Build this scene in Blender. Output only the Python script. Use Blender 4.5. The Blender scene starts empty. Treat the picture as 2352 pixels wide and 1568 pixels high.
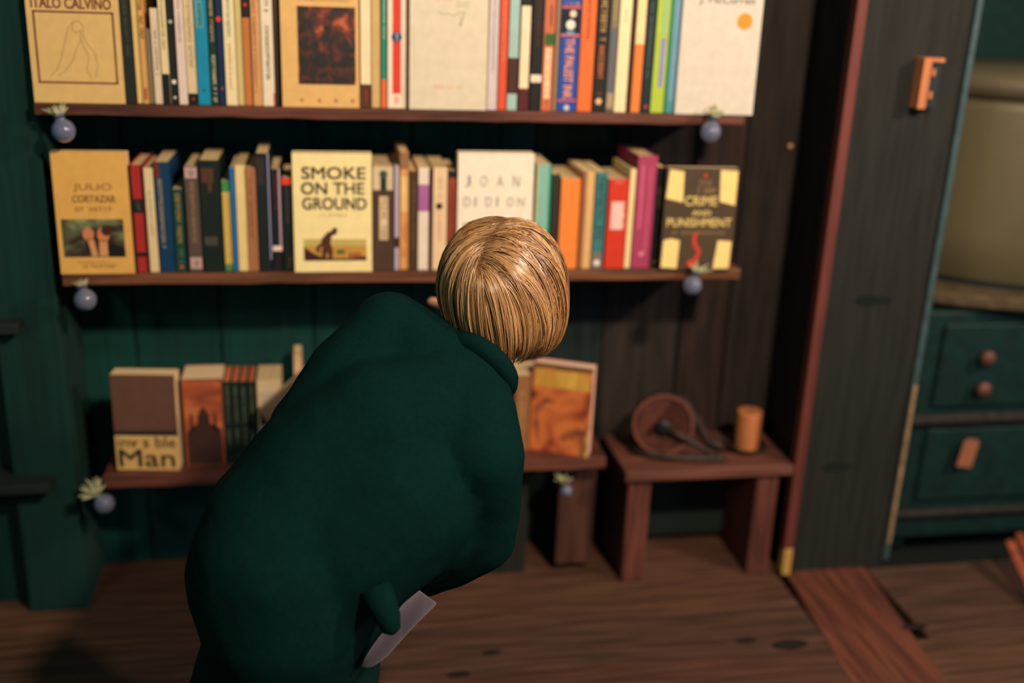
import bpy, bmesh, math, random
import numpy as np
from mathutils import Vector, Matrix, Quaternion
PI = math.pi
scene = bpy.context.scene
COL = scene.collection

# ------------------------------------------------------------------ camera
CX, CY, FPX = 1176.0, 784.0, 2450.0
def _n(v): return v / np.linalg.norm(v)
_X = _n(np.array([15150 - CX, -(500 - CY), -FPX]))
_D = np.array([850 - CX, -(8000 - CY), -FPX]); _D = _n(_D - _X * (_n(_D) @ _X) * np.linalg.norm(_D))
_R = np.array([_X, np.cross(-_D, _X), -_D])          # camera -> world
CAM = np.array([0.0, -1.85, 1.17])
M = Matrix([[*_R[0], CAM[0]], [*_R[1], CAM[1]], [*_R[2], CAM[2]], [0, 0, 0, 1]])
cd = bpy.data.cameras.new('camera'); cam = bpy.data.objects.new('camera', cd); COL.objects.link(cam)
cam.matrix_world = M
cd.sensor_width = 36.0; cd.lens = 36.0 * FPX / 2352.0
cd.clip_start = 0.02
cd.dof.use_dof = True; cd.dof.focus_distance = 1.43; cd.dof.aperture_fstop = 1.35
scene.camera = cam

def ray(px, py): return _R @ np.array([(px - CX) / FPX, -(py - CY) / FPX, -1.0])
def P(px, py, t): return Vector(CAM + ray(px, py) * t)          # at depth t in front of the camera
def onY(px, py, Y=0.0):
    d = ray(px, py); return Vector(CAM + d * (Y - CAM[1]) / d[1])
def onZ(px, py, Z=0.0):
    d = ray(px, py); return Vector(CAM + d * (Z - CAM[2]) / d[2])

# ------------------------------------------------------------------ light
scene.view_settings.view_transform = 'Standard'
scene.view_settings.look = 'None'
scene.view_settings.exposure = 0.0
scene.view_settings.gamma = 1.0
w = bpy.data.worlds.new('world'); scene.world = w; w.use_nodes = True
w.node_tree.nodes['Background'].inputs[0].default_value = (0.03, 0.80, 0.74, 1)
w.node_tree.nodes['Background'].inputs[1].default_value = 0.12

def area(name, loc, target, size, power, color, shape='DISK'):
    l = bpy.data.lights.new(name, 'AREA'); l.shape = shape; l.size = size; l.energy = power; l.color = color
    if shape == 'RECTANGLE': l.size_y = size * 1.4
    o = bpy.data.objects.new(name, l); COL.objects.link(o); o.location = loc
    o.rotation_euler = (Vector(target) - Vector(loc)).to_track_quat('-Z', 'Y').to_euler()
    return o
LAMPC = (1.0, 0.745, 0.55)
area('warm_ceiling_lamp', (0.85, -1.75, 1.98), (0.15, 0, 0.75), 0.14, 49, LAMPC)
area('warm_side_lamp', (2.25, -1.25, 1.9), (0.4, 0, 0.7), 0.14, 30, LAMPC)
area('warm_left_fill', (-1.3, -2.3, 2.0), (0.3, 0, 0.7), 0.2, 7, LAMPC)  # added fill without a real source, brightens the alcove's side board
area('cool_window', (2.6, -2.2, 1.3), (0.2, -0.4, 0.7), 0.6, 7.0, (0.50, 0.52, 1.0), 'RECTANGLE')

# ------------------------------------------------------------------ materials
def lin(c):
    c = c / 255.0
    return c / 12.92 if c <= 0.04045 else ((c + 0.055) / 1.055) ** 2.4
MC = {}
def L3(rgb): return tuple(lin(v) for v in rgb) + (1,)
def mat(name, rgb, rough=0.7, bump=0.0, var=0.0, scale=40, spec=0.3, metal=0.0, stretch=None, c2=None):
    """rgb = sRGB 0..255 albedo; slight procedural mottling"""
    key = (name, tuple(rgb), rough)
    if key in MC: return MC[key]
    m = bpy.data.materials.new(name); m.use_nodes = True; nt = m.node_tree; N = nt.nodes; K = nt.links
    b = N['Principled BSDF']; b.inputs['Roughness'].default_value = rough
    b.inputs['Specular IOR Level'].default_value = spec; b.inputs['Metallic'].default_value = metal
    b.inputs['Base Color'].default_value = L3(rgb)
    if var > 0 or bump > 0 or c2:
        tc = N.new('ShaderNodeTexCoord'); mp = N.new('ShaderNodeMapping'); K.new(tc.outputs['Object'], mp.inputs[0])
        mp.inputs['Scale'].default_value = stretch or (1, 1, 1)
        nz = N.new('ShaderNodeTexNoise'); nz.inputs['Scale'].default_value = scale; nz.inputs['Detail'].default_value = 6
        K.new(mp.outputs[0], nz.inputs['Vector'])
        if var > 0 or c2:
            rp = N.new('ShaderNodeValToRGB'); K.new(nz.outputs['Fac'], rp.inputs[0])
            c = L3(rgb)
            rp.color_ramp.elements[0].position = 0.35; rp.color_ramp.elements[1].position = 0.65
            rp.color_ramp.elements[0].color = L3(c2) if c2 else tuple(x * (1 - var) for x in c[:3]) + (1,)
            rp.color_ramp.elements[1].color = tuple(min(.95, x * (1 + var * .5)) for x in c[:3]) + (1,)
            K.new(rp.outputs[0], b.inputs['Base Color'])
        if bump > 0:
            bp = N.new('ShaderNodeBump'); bp.inputs['Strength'].default_value = bump; bp.inputs['Distance'].default_value = 0.004
            K.new(nz.outputs['Fac'], bp.inputs['Height']); K.new(bp.outputs[0], b.inputs['Normal'])
    MC[key] = m
    return m
def paper(rgb): return mat('printed_paper', rgb, 0.55, var=0.06, scale=60)
def wood(rgb, axis='x', dark=0.45, rough=0.62):
    s = {'x': (1, 14, 14), 'y': (14, 1, 14), 'z': (14, 14, 1)}[axis]
    return mat('wood_grain_' + axis, rgb, rough, bump=0.35, scale=5, stretch=s, c2=tuple(v * (1 - dark) for v in rgb))

# ------------------------------------------------------------------ mesh helpers
class MB:
    def __init__(s): s.v = []; s.f = []; s.mi = []; s.mats = []
    def m(s, mt):
        if mt not in s.mats: s.mats.append(mt)
        return s.mats.index(mt)
    def add(s, vs, fs, mt):
        o = len(s.v); s.v += [tuple(v) for v in vs]; k = s.m(mt)
        for f in fs: s.f.append([i + o for i in f]); s.mi.append(k)
    def box(s, lo, hi, mt, T=None):
        x0, y0, z0 = lo; x1, y1, z1 = hi
        vs = [Vector(p) for p in ((x0,y0,z0),(x1,y0,z0),(x1,y1,z0),(x0,y1,z0),(x0,y0,z1),(x1,y0,z1),(x1,y1,z1),(x0,y1,z1))]
        if T: vs = [T @ v for v in vs]
        s.add(vs, [(0,3,2,1),(4,5,6,7),(0,1,5,4),(1,2,6,5),(2,3,7,6),(3,0,4,7)], mt)
    def poly(s, pts, y, th, mt):
        """flat outline in x,z standing th proud of y (towards -y)"""
        n = len(pts)
        vs = [(p[0], y, p[1]) for p in pts] + [(p[0], y - th, p[1]) for p in pts]
        s.add(vs, [list(range(n))[::-1], [i + n for i in range(n)]] + [(i, (i+1) % n, (i+1) % n + n, i + n) for i in range(n)], mt)
    def tube(s, pts, rad, mt, n=10, closed=False, cap=True):
        pts = [Vector(p) for p in pts]; k = len(pts)
        rad = rad if isinstance(rad, (list, tuple)) else [rad] * k
        up = Vector((0.123, 0.2, 1)).normalized(); vs = []; prev = None
        for i, p in enumerate(pts):
            a = pts[(i-1) % k] if (closed or i > 0) else p; b = pts[(i+1) % k] if (closed or i < k-1) else p
            t = (b - a).normalized() if (b - a).length > 1e-9 else Vector((0, 0, 1))
            x = (prev - t * prev.dot(t)) if prev is not None else t.cross(up)
            if x.length < 1e-6: x = t.cross(Vector((1, 0, 0)))
            x.normalize(); prev = x; y = t.cross(x)
            for j in range(n):
                an = 2 * PI * j / n; vs.append(p + (x * math.cos(an) + y * math.sin(an)) * rad[i])
        fs = []
        for i in range(k if closed else k - 1):
            for j in range(n):
                a = i * n + j; b = i * n + (j+1) % n; c = ((i+1) % k) * n + (j+1) % n; d = ((i+1) % k) * n + j
                fs.append((a, b, c, d))
        if cap and not closed: fs += [list(range(n))[::-1], [(k-1) * n + j for j in range(n)]]
        s.add(vs, fs, mt)
    def lathe(s, prof, c, mt, n=28, T=None):
        vs = []; k = len(prof)
        for r, z in prof:
            for j in range(n):
                a = 2 * PI * j / n; v = Vector((r * math.cos(a), r * math.sin(a), z))
                if T: v = T @ v
                vs.append(v + Vector(c))
        fs = [(i*n+j, i*n+(j+1) % n, (i+1)*n+(j+1) % n, (i+1)*n+j) for i in range(k-1) for j in range(n)]
        if prof[0][0] > 1e-5: fs.append(list(range(n))[::-1])
        if prof[-1][0] > 1e-5: fs.append([(k-1)*n+j for j in range(n)])
        s.add(vs, fs, mt)
    def build(s, name, parent=None, loc=None, bevel=0, smooth=False):
        me = bpy.data.meshes.new(name); me.from_pydata(s.v, [], s.f); me.update()
        for mt in s.mats: me.materials.append(mt)
        me.polygons.foreach_set('material_index', s.mi)
        if smooth: me.polygons.foreach_set('use_smooth', [True] * len(me.polygons))
        bm = bmesh.new(); bm.from_mesh(me); bmesh.ops.recalc_face_normals(bm, faces=bm.faces); bm.to_mesh(me); bm.free()
        o = bpy.data.objects.new(name, me); COL.objects.link(o)
        if parent: o.parent = parent
        if loc is not None: o.location = loc
        if bevel:
            b = o.modifiers.new('bevel', 'BEVEL'); b.width = bevel; b.segments = 2; b.limit_method = 'ANGLE'
        return o
def tag(o, label=None, cat=None, group=None, kind=None):
    if label: o['label'] = label
    if cat: o['category'] = cat
    if group: o['group'] = group
    if kind: o['kind'] = kind
    return o
def empty(name, loc, label=None, cat=None, group=None, rot=None):
    o = bpy.data.objects.new(name, None); COL.objects.link(o); o.location = loc; o.empty_display_size = 0.02
    if rot: o.rotation_euler = rot
    return tag(o, label, cat, group)
def struct(o): o['kind'] = 'structure'; return o

def text_mesh(txt, height, width=None, ext=0.0004):
    """word outlines as vertices (x right, z up) with origin at the lower left, fitted to height and width"""
    cu = bpy.data.curves.new('lettering', 'FONT'); cu.body = txt; cu.size = 1.0; cu.extrude = 0.0; cu.resolution_u = 3
    ob = bpy.data.objects.new('lettering', cu); COL.objects.link(ob)
    dg = bpy.context.evaluated_depsgraph_get(); me = bpy.data.meshes.new_from_object(ob.evaluated_get(dg))
    vs = [v.co.copy() for v in me.vertices]; fs = [list(p.vertices) for p in me.polygons]
    bpy.data.objects.remove(ob); bpy.data.meshes.remove(me)
    x0 = min(v.x for v in vs); x1 = max(v.x for v in vs); y0 = min(v.y for v in vs); y1 = max(v.y for v in vs)
    sy = height / (y1 - y0); sx = (width / (x1 - x0)) if width else sy
    return [((v.x - x0) * sx, (v.y - y0) * sy) for v in vs], fs, (x1 - x0) * sx
def add_text(mb, txt, x, z, height, width, mt, y, vertical=False, bold=0.0):
    vs, fs, wd = text_mesh(txt, height, width)
    offs = [(0, 0)] if not bold else [(0, 0), (bold, 0), (0, bold), (bold, bold)]
    for k, (ox, oz) in enumerate(offs):
        pts = []
        for a, b in vs:
            a += ox; b += oz
            if vertical: pts.append((x + b, y - k * 1e-5, z - a))      # reads top to bottom
            else: pts.append((x + a, y - k * 1e-5, z + b))
        mb.add(pts, fs, mt)

# ------------------------------------------------------------------ room
GAP = mat('dark_gap', (6, 16, 14), 0.9)
WR = (96, 62, 50)     # red-brown wood
BACK = 0.185
# floor : planks running along the shelf wall, one threshold board running away from it
def build_floor():
    mb = MB(); rnd = random.Random(3)
    cols = [(100, 70, 54), (92, 62, 50), (106, 74, 56), (88, 64, 52)]
    edges = [-2.6, -2.3, -2.0, -1.72, -1.45, -1.2, -0.98, -0.76, -0.55, -0.395, -0.265, -0.118, 0.028, 0.2]
    for a, b in zip(edges, edges[1:]):
        mt = wood(cols[rnd.randrange(4)], 'x', 0.35, 0.6)
        mb.box((-1.6, a + .002, -0.03), (0.93 if b < .03 else 0.955, b - .002, rnd.uniform(-.0012, .0)), mt)
    mb.box((-1.7, -2.6, -0.05), (3.0, 0.25, -0.02), GAP)
    # threshold board, slightly skewed
    mt = wood((112, 66, 52), 'y', 0.35, 0.5)
    vs = []
    for z in (-0.03, 0.0015):
        vs += [(0.50, -2.6, z), (0.66, -2.6, z), (1.131, 0.0, z), (0.951, 0.0, z)]
    vs = [(v[0] if v[1] == 0 else v[0] + .2, v[1], v[2]) for v in vs]
    mb.add(vs, [(0,3,2,1),(4,5,6,7),(0,1,5,4),(1,2,6,5),(2,3,7,6),(3,0,4,7)], mt)
    for i in range(10):
        a = -2.6 + i * .26; mt = wood(cols[(i * 3) % 4], 'x', 0.55, 0.6)
        mb.box((1.135 + min(0, a + .26) * .17, a + .002, -0.03), (3.0, a + .258, -0.001 - .001 * (i % 2)), mt)
    # knots
    kn = mat('dark_knot', (30, 22, 20), 0.8)
    for px, py, r in ((1715, 1470, .014), (1815, 1480, .024), (1130, 1498, .012), (1055, 1548, .014), (2100, 1440, .018)):
        c = onZ(px, py, 0.001); mb.add([(c.x + r * math.cos(a) * 1.5, c.y + r * .6 * math.sin(a), 0.0022) for a in [k * PI / 8 for k in range(16)]], [list(range(16))], kn)
    return struct(mb.build('floor', bevel=0.0012))
build_floor()
def boards(name, xs, z0, z1, y0, y1, cols, seed, grain=.4):
    mb = MB(); rnd = random.Random(seed)
    for i, (a, b) in enumerate(zip(xs, xs[1:])):
        mb.box((a + .0015, y0 + rnd.uniform(0, .006), z0), (b - .0015, y1, z1), wood(cols[i % len(cols)], 'z', grain, .8))
    mb.box((xs[0], y1 - .002, z0), (xs[-1], y1 + .03, z1), GAP)
    return struct(mb.build(name, bevel=0.002))
DG = (4, 68, 62)  # teal shade behind the shelves is put into the back wall board colours
boards('wall_back', [-.56, -.36, -.2, -.02, .17, .34, .41], 0, 2.4, BACK, BACK + .03, [DG, (4, 62, 58), (6, 66, 61)], 5, .18)
boards('wall_back_right', [.41, .57, .735, .84, .955], 0, 2.4, BACK - .002, BACK + .03, [(22, 44, 40), (50, 42, 38), (58, 42, 38), (46, 40, 36)], 6)
mb = MB(); mb.box((.955, .012, 0), (.985, .215, 2.4), wood((46, 44, 40), 'z', .35, .7)); struct(mb.build('wall_alcove', bevel=.002))
mb = MB(); mb.box((.936, -.012, .062), (.957, .012, 2.4), wood((112, 58, 50), 'z', .2, .55)); struct(mb.build('trim_1', bevel=.002))
mb = MB(); mb.box((.9385, -.0125, .0), (.9565, .011, .062), wood((214, 170, 90), 'z', .2, .55)); struct(mb.build('trim_2', bevel=.002))
# wide knotty board to the right of the alcove
mb = MB(); mb.box((.958, .0, 0), (1.168, .05, 2.4), wood((36, 38, 35), 'z', .3, .8))
kn = mat('dark_knot', (4, 22, 20), 0.9)
for px, py, rx, rz in ((2005, 690, .040, .010), (1925, 1072, .036, .007)):
    c = onY(px, py, 0); mb.poly([(c.x + rx * math.cos(a), c.z + rz * math.sin(a) * (1 + .3 * math.cos(3 * a))) for a in [k * PI / 12 for k in range(24)]], 0.0, .0006, kn)
struct(mb.build('wall_right_board', bevel=.002))
mb = MB(); mb.box((1.170, -.006, .02), (1.182, .03, 2.4), mat('blue_grey_metal', (62, 84, 88), .5, var=.2)); struct(mb.build('trim_3', bevel=.001))
mb = MB(); mb.box((1.1705, -.010, .06), (1.1795, -.005, .42), mat('worn_pale_edge', (150, 128, 96), .5, var=.3)); struct(mb.build('trim_4', bevel=.001))
# recess behind the stove, left wall and its corner post
mb = MB(); mb.box((1.18, .85, 0), (3.0, .9, 2.4), mat('dark_plaster', (10, 48, 44), .8, var=.3)); struct(mb.build('wall_recess'))
mb = MB(); mb.box((-1.7, .095, 0), (-.56, .12, 2.4), wood((4, 52, 49), 'z', .15, .9)); struct(mb.build('wall_left', bevel=.002))
mb = MB(); mb.box((-.56, .02, 0), (-.455, .19, 2.4), wood((5, 50, 47), 'z', .15, .9)); struct(mb.build('trim_5', bevel=.003))

# shelves ---------------------------------------------------------
S1, S2, S3 = 0.953, 0.668, 0.288
def shelf(x0, x1, ztop, th, label, rgb):
    mb = MB(); n = 24; mt = wood(rgb, 'x', .4, .5); vs = []; rnd = random.Random(int(ztop * 1000))
    for i in range(n + 1):
        x = x0 + (x1 - x0) * i / n; j = rnd.uniform(-.0018, .0018); e = rnd.uniform(-.0012, .0012)
        vs += [(x, -.006 + j, ztop - .001), (x, -.006 + j, ztop - th + e), (x, BACK - .003, ztop - th), (x, BACK - .003, ztop - .001)]
    fs = []
    for i in range(n):
        for k in range(4): fs.append((i*4+k, i*4+(k+1) % 4, (i+1)*4+(k+1) % 4, (i+1)*4+k))
    fs += [(3, 2, 1, 0), (n*4, n*4+1, n*4+2, n*4+3)]
    mb.add(vs, fs, mt)
    o = mb.build('wall_shelf', bevel=.0015); return tag(o, label, 'shelf', 'wooden wall shelves holding books')
shelf(-.452, .752, S1, .019, 'dark wooden wall shelf, topmost, under the tall row of books', (112, 66, 54))
shelf(-.436, .775, S2, .020, 'middle dark wooden wall shelf just behind the blonde head', (122, 78, 56))
shelf(-.402, .540, S3, .024, 'lowest dark wooden wall shelf, ending beside the small bench', (112, 66, 54))
# support panel below the lowest shelf
mb = MB(); mb.box((.462, .05, .02), (.538, .075, S3 - .024), wood((92, 58, 48), 'z', .4)); mb.box((.30, .06, .0), (.40, .16, S3 - .024), wood((42, 46, 40), 'z', .4))
tag(mb.build('shelf_support', bevel=.002), 'dark boards standing under the right end of the lowest shelf', 'support')

# side bookcase at the far left
t = empty('side_bookcase', (-.53, -.02, 0), 'dark empty bookcase at the left edge of the photo', 'bookcase')
lw = wood((34, 46, 42), 'x', .4)
for z, x1 in ((.585, .018), (.284, .040)):
    mb = MB(); mb.box((-.62, 0, z - .018), (x1, .095, z), lw); mb.build('shelf_board', t, bevel=.002)
mb = MB(); mb.box((-.62, .084, 0), (-.03, .0945, 1.5), wood((4, 50, 47), 'z', .15)); mb.build('back_panel', t)
mb = MB(); mb.box((-.64, .0, 0), (-.62, .094, 1.5), wood((4, 50, 47), 'z', .15)); mb.build('side_panel', t)

# ------------------------------------------------------------------ books
PAGE = mat('page_edges', (226, 200, 150), .8, var=.15, scale=9, stretch=(120, 1, 1))
PAGEF = mat('page_edges_front', (226, 200, 160), .8, var=.12, scale=9, stretch=(1, 120, 1))
PR = random.Random(11)
def glyphs(mb, x0, z0, x1, z1, mt, y, vertical=False, n=None, seed=0):
    """illegible printed characters: small strokes filling the given rectangle"""
    r = random.Random(seed); Wd, Hd = abs(x1 - x0), abs(z1 - z0)
    Ln, Th = (Hd, Wd) if vertical else (Wd, Hd)
    n = n or max(3, int(Ln / (Th * .75)))
    st = Ln / n
    for i in range(n):
        if r.random() < .1: continue
        a = i * st; k = r.randrange(5)
        segs = {0: [(.1,0,.3,1),(.3,.8,.8,1),(.3,0,.8,.2)], 1: [(.1,0,.3,1),(.6,0,.8,1),(.3,.4,.6,.6)], 2: [(.1,0,.3,1),(.6,0,.8,1),(.3,.8,.6,1),(.3,0,.6,.2)],
                3: [(.35,0,.55,1),(.1,.8,.8,1)], 4: [(.1,0,.3,1),(.3,.8,.8,1),(.6,.4,.8,.8),(.3,.4,.6,.55)]}[k]
        for (u0, v0, u1, v1) in segs:
            if vertical: mb.box((x0 + v0 * Th, y - 3e-4, z1 - a - u1 * st), (x0 + v1 * Th, y, z1 - a - u0 * st), mt)
            else: mb.box((x0 + a + u0 * st, y - 3e-4, z0 + v0 * Th), (x0 + a + u1 * st, y, z0 + v1 * Th), mt)
def disc(mb, x, z, r, y, mt, th=4e-4, n=20, sz=1.0):
    mb.poly([(x + r * math.cos(2*PI*k/n), z + sz * r * math.sin(2*PI*k/n)) for k in range(n)], y, th, mt)
def book(x0, x1, ytop, rgb, label, dec=(), base=S1, rowy=262, dep=.135, yoff=0.0, h=None, group=None, side=None, hard=False, yaw=0.0, lean=0.0, page=None):
    """a spine-out book: x0,x1 where its spine stands along the shelf edge"""
    Yf = .004 + yoff
    a = onY(x0, rowy, Yf).x + .0004; b = onY(x1, rowy, Yf).x - .0004
    W = b - a
    H = h if h else onY((x0 + x1) / 2, ytop, Yf).z - base
    t = empty('book', (a, Yf, base), label, 'book', group, (0, lean, yaw))
    mb = MB(); c = paper(rgb); cs = paper(side) if side else c; tk = .0012 if not hard else .0022
    tk = min(tk, W * .12); g = .002 if hard else 0
    mb.box((0, 0, 0), (W, tk * 1.3, H), c); mb.box((0, tk * 1.3, 0), (tk, dep, H), cs); mb.box((W - tk, tk * 1.3, 0), (W, dep, H), cs)
    for k, d in enumerate(dec):
        kind = d[0]
        if kind == 'r': mb.box((d[1] * W, -3.2e-4 - k * 2e-5, d[2] * H), (d[3] * W, 0.0004, d[4] * H), paper(d[5]))
        elif kind == 'g': glyphs(mb, d[1] * W, d[2] * H, d[3] * W, d[4] * H, paper(d[5]), -2e-4 - k * 2e-5, True, seed=k + int(x0))
        elif kind == 'c': disc(mb, d[1] * W, d[2] * H, d[3], 0.0, paper(d[4]), 5e-4 + k * 3e-5)
        elif kind == 't':
            tm = MB(); add_text(tm, d[6], d[1] * W, d[4] * H, (d[3] - d[1]) * W, (d[4] - d[2]) * H, paper(d[5]), -8e-4, True, .0006)
            tm.build('title_lettering', t)
    mb.build('cover', t, bevel=min(.0012, W * .08))
    pb = MB(); pb.box((tk, tk * 1.4, g), (W - tk, dep - .0015 - g, H - max(g, .0006)), page or PAGE); pb.build('page_block', t)
    return t

CR = (238, 222, 176); CR2 = (214, 190, 140); WH = (240, 232, 214); BK = (22, 26, 26); NV = (22, 46, 84)
G1 = 'books on the top shelf'; G2 = 'books on the middle shelf'; G3 = 'books on the lowest shelf'
# --- top row, spines
T = [
 (291, 316, (34, 40, 36), 'dark spine right of the cream cover with the brown-framed drawing', (('g', .35, .35, .65, .95, (80, 84, 70)),), .212, 0),
 (318, 331, (226, 196, 122), 'thin buttery yellow spine left of the tan scribbled spine', (), .2, .004),
 (332, 345, (214, 164, 96), 'thin tan spine with dark scribbled script, top shelf', (('g', .15, .5, .85, .82, (70, 50, 36)), ('r', .2, .03, .8, .12, (176, 92, 60))), .205, .002),
 (346, 358, (130, 114, 92), 'short taupe booklet leaning low between taller books', (), .118, .004),
 (359, 377, (224, 206, 178), 'short cream booklet beside the cream and black spine', (('g', .3, .3, .7, .8, (150, 130, 110)),), .15, .002),
 (378, 395, (230, 214, 164), 'spine cream above and solid black at the foot', (('r', 0, 0, 1, .225, BK), ('g', .3, .4, .7, .8, (160, 146, 110))), .215, 0),
 (396, 413, (26, 32, 30), 'black spine with two small pale dots', (('c', .5, .17, .0035, WH), ('c', .5, .62, .003, (180, 180, 170)), ('c', .5, .05, .002, WH)), .21, .003),
 (414, 434, (226, 206, 196), 'pale pinkish spine under the gap, top shelf', (('g', .35, .5, .65, .92, (170, 150, 140)),), .196, 0),
 (435, 457, (220, 200, 160), 'beige spine with a black foot and tiny red dot', (('r', 0, 0, 1, .09, BK), ('c', .5, .045, .002, (190, 50, 40)), ('g', .3, .3, .7, .9, (170, 150, 110))), .198, .002),
 (458, 486, (20, 140, 178), 'bright cyan blue spine on the top shelf', (('r', .05, .56, .7, 1, (84, 158, 168)), ('g', .3, .58, .6, .98, (16, 60, 84)), ('c', .5, .11, .002, (10, 70, 100))), .216, 0),
 (487, 505, (20, 50, 42), 'dark green spine with white flowing title', (('g', .3, .02, .75, .4, (220, 214, 180)), ('g', .3, .5, .7, .96, (200, 180, 140))), .2, .003),
 (506, 521, (20, 42, 80), 'navy spine with a single red dot', (('c', .4, .62, .0042, (224, 62, 44)), ('c', .5, .12, .0025, (150, 70, 60))), .22, .002),
 (522, 548, (238, 222, 176), 'cream spine with small teal letters', (('g', .3, .5, .6, .98, (90, 150, 140)), ('g', .35, .12, .55, .45, (200, 150, 110))), .219, 0),
 (549, 563, (206, 190, 126), 'thin pale olive spine next to the teal-lettered cream one', (), .212, .002),
 (564, 582, (196, 120, 66), 'spine orange-brown below and black above', (('r', 0, .7, 1, 1, (34, 32, 28)), ('c', .5, .8, .003, (200, 50, 44))), .2, .002),
 (584, 605, (214, 160, 104), 'worn tan spine with cracked rust patches', (('g', .2, .1, .45, .95, (150, 84, 50)), ('g', .6, .5, .9, .98, (236, 200, 150))), .21, 0),
 (606, 633, (234, 222, 196), 'white spine with stacked black letters, top shelf', (('g', .35, .2, .65, .6, (40, 40, 36)), ('g', .35, .7, .65, .97, (40, 40, 36)), ('r', .9, 0, 1, .1, (200, 70, 70))), .214, 0),
 (635, 648, (72, 52, 42), 'dark brown spine hidden beside the tan cover with a painting', (), .2, .008),
 (829, 853, (240, 224, 182), 'cream spine with a dark brown foot, beside the painting cover', (('r', 0, 0, 1, .18, (84, 50, 36)), ('g', .35, .02, .65, .14, (150, 60, 50))), .215, 0),
 (854, 874, (208, 176, 116), 'plain tan spine left of the teal and orange one', (), .205, .002),
 (876, 888, (40, 140, 116), 'narrow teal spine with an orange foot', (('r', 0, 0, 1, .23, (232, 110, 60)), ('g', .3, .55, .7, .95, (200, 210, 180))), .205, 0),
 (890, 932, (240, 222, 200), 'cream spine with a long red panel and blue oval', (('r', .27, .12, .73, .97, (214, 66, 46)), ('c', .5, .58, .0085, (24, 62, 110)), ('g', .42, .545, .6, .615, (220, 210, 190)), ('g', .4, .03, .6, .1, (230, 120, 90))), .201, 0),
 (933, 939, (164, 104, 80), 'very thin brown booklet left of the big white cover', (), .2, .002),
 (1118, 1140, (206, 196, 198), 'lavender grey spine right of the big white cover', (('g', .4, .3, .6, .95, (170, 160, 164)),), .215, 0),
 (1142, 1161, (216, 84, 54), 'coral red spine beside the pale aqua one', (('g', .35, .4, .65, .92, (240, 150, 110)),), .2, 0),
 (1163, 1186, (160, 196, 190), 'pale aqua spine with a wide brown band', (('r', 0, .13, 1, .41, (70, 42, 36)),), .215, 0),
 (1188, 1213, (84, 32, 36), 'maroon spine with a long cream stripe', (('r', .05, .19, .9, .885, (240, 224, 188)), ('r', 0, .885, 1, 1, (20, 24, 24))), .196, 0),
 (1215, 1240, (24, 28, 28), 'black spine with red lettering and a white band', (('r', 0, .245, 1, .31, (240, 224, 200)), ('g', .4, .55, .65, .93, (110, 50, 40))), .196, 0),
 (1241, 1266, (196, 108, 76), 'brown-orange spine with a green band and cream title panel', (('r', .1, .53, 1, .625, (50, 98, 40)), ('r', .2, .1, .75, .51, (240, 212, 170)), ('g', .35, .12, .6, .48, (200, 130, 90)), ('g', .5, .68, .7, .85, (60, 40, 36)), ('g', .4, .06, .6, .09, (60, 40, 36))), .208, 0),
 (1268, 1277, (150, 128, 104), 'thin greyish tan spine left of the thick blue one', (), .22, .002),
 (1278, 1322, (36, 76, 160), 'thick royal blue spine with orange title letters', (('r', .02, .66, .98, .86, (18, 22, 30)), ('c', .5, .73, .008, (236, 232, 220)), ('c', .6, .82, .006, (225, 210, 190)), ('r', 0, .865, 1, .882, (214, 92, 60)), ('r', 0, .635, 1, .652, (224, 110, 80)), ('r', 0, .085, 1, .1, (214, 92, 80)), ('c', .5, .03, .005, (200, 200, 200)), ('g', .1, .89, .9, .915, (200, 150, 140)), ('r', .3, .655, .7, .68, (90, 160, 200)), ('t', .28, .11, .72, .62, (240, 160, 120), 'THE PALEST INK')), .199, 0),
 (1324, 1357, (228, 112, 54), 'wide bright orange spine on the top shelf', (('g', .35, .55, .6, .96, (120, 60, 40)),), .221, 0),
 (1359, 1387, (34, 30, 26), 'black spine with gold and rust lettering', (('g', .3, .6, .75, .95, (196, 160, 96)), ('g', .3, .28, .7, .57, (206, 120, 66)), ('c', .5, .09, .0055, (230, 190, 140)), ('g', .3, .14, .7, .17, (130, 80, 60))), .198, 0),
 (1389, 1408, (96, 100, 104), 'slate grey spine with an olive title area', (('r', .1, .66, .95, .93, (128, 116, 84)), ('g', .35, .7, .6, .9, (190, 170, 120)), ('r', .1, .03, .9, .15, (170, 150, 120))), .216, 0),
 (1409, 1436, (240, 226, 178), 'broad plain cream spine right of the slate grey one', (('g', .45, .75, .6, .88, (170, 190, 160)),), .201, 0),
 (1438, 1445, (66, 40, 32), 'very thin dark brown spine beside the cream and orange one', (), .195, .002),
 (1447, 1468, (232, 130, 58), 'orange spine with a cream top third', (('r', 0, .6, 1, 1, (240, 218, 160)), ('g', .4, .2, .6, .5, (240, 170, 90))), .194, 0),
 (1470, 1490, (20, 42, 48), 'dark navy spine with faint dotted letters', (('g', .35, .3, .65, .95, (90, 110, 100)), ('c', .6, .05, .003, (190, 50, 60))), .197, 0),
 (1492, 1522, (170, 196, 66), 'lime green spine with a violet panel', (('r', .45, .2, .82, .58, (140, 140, 190)), ('r', .45, .6, .85, .98, (150, 190, 130))), .221, 0),
 (1523, 1546, (120, 170, 206), 'light blue spine with a green edge by the white cover', (('r', 0, 0, .32, 1, (50, 140, 96)), ('g', .5, .3, .7, .5, (190, 196, 200)), ('g', .5, .7, .75, .96, (170, 190, 220)), ('r', .32, 0, 1, .1, (90, 160, 180))), .22, 0),
]
for x0, x1, rgb, lab, dec, h, yo in T: book(x0, x1, None, rgb, lab, dec, h=h, yoff=yo, group=G1, dep=PR.uniform(.12, .145))

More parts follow.
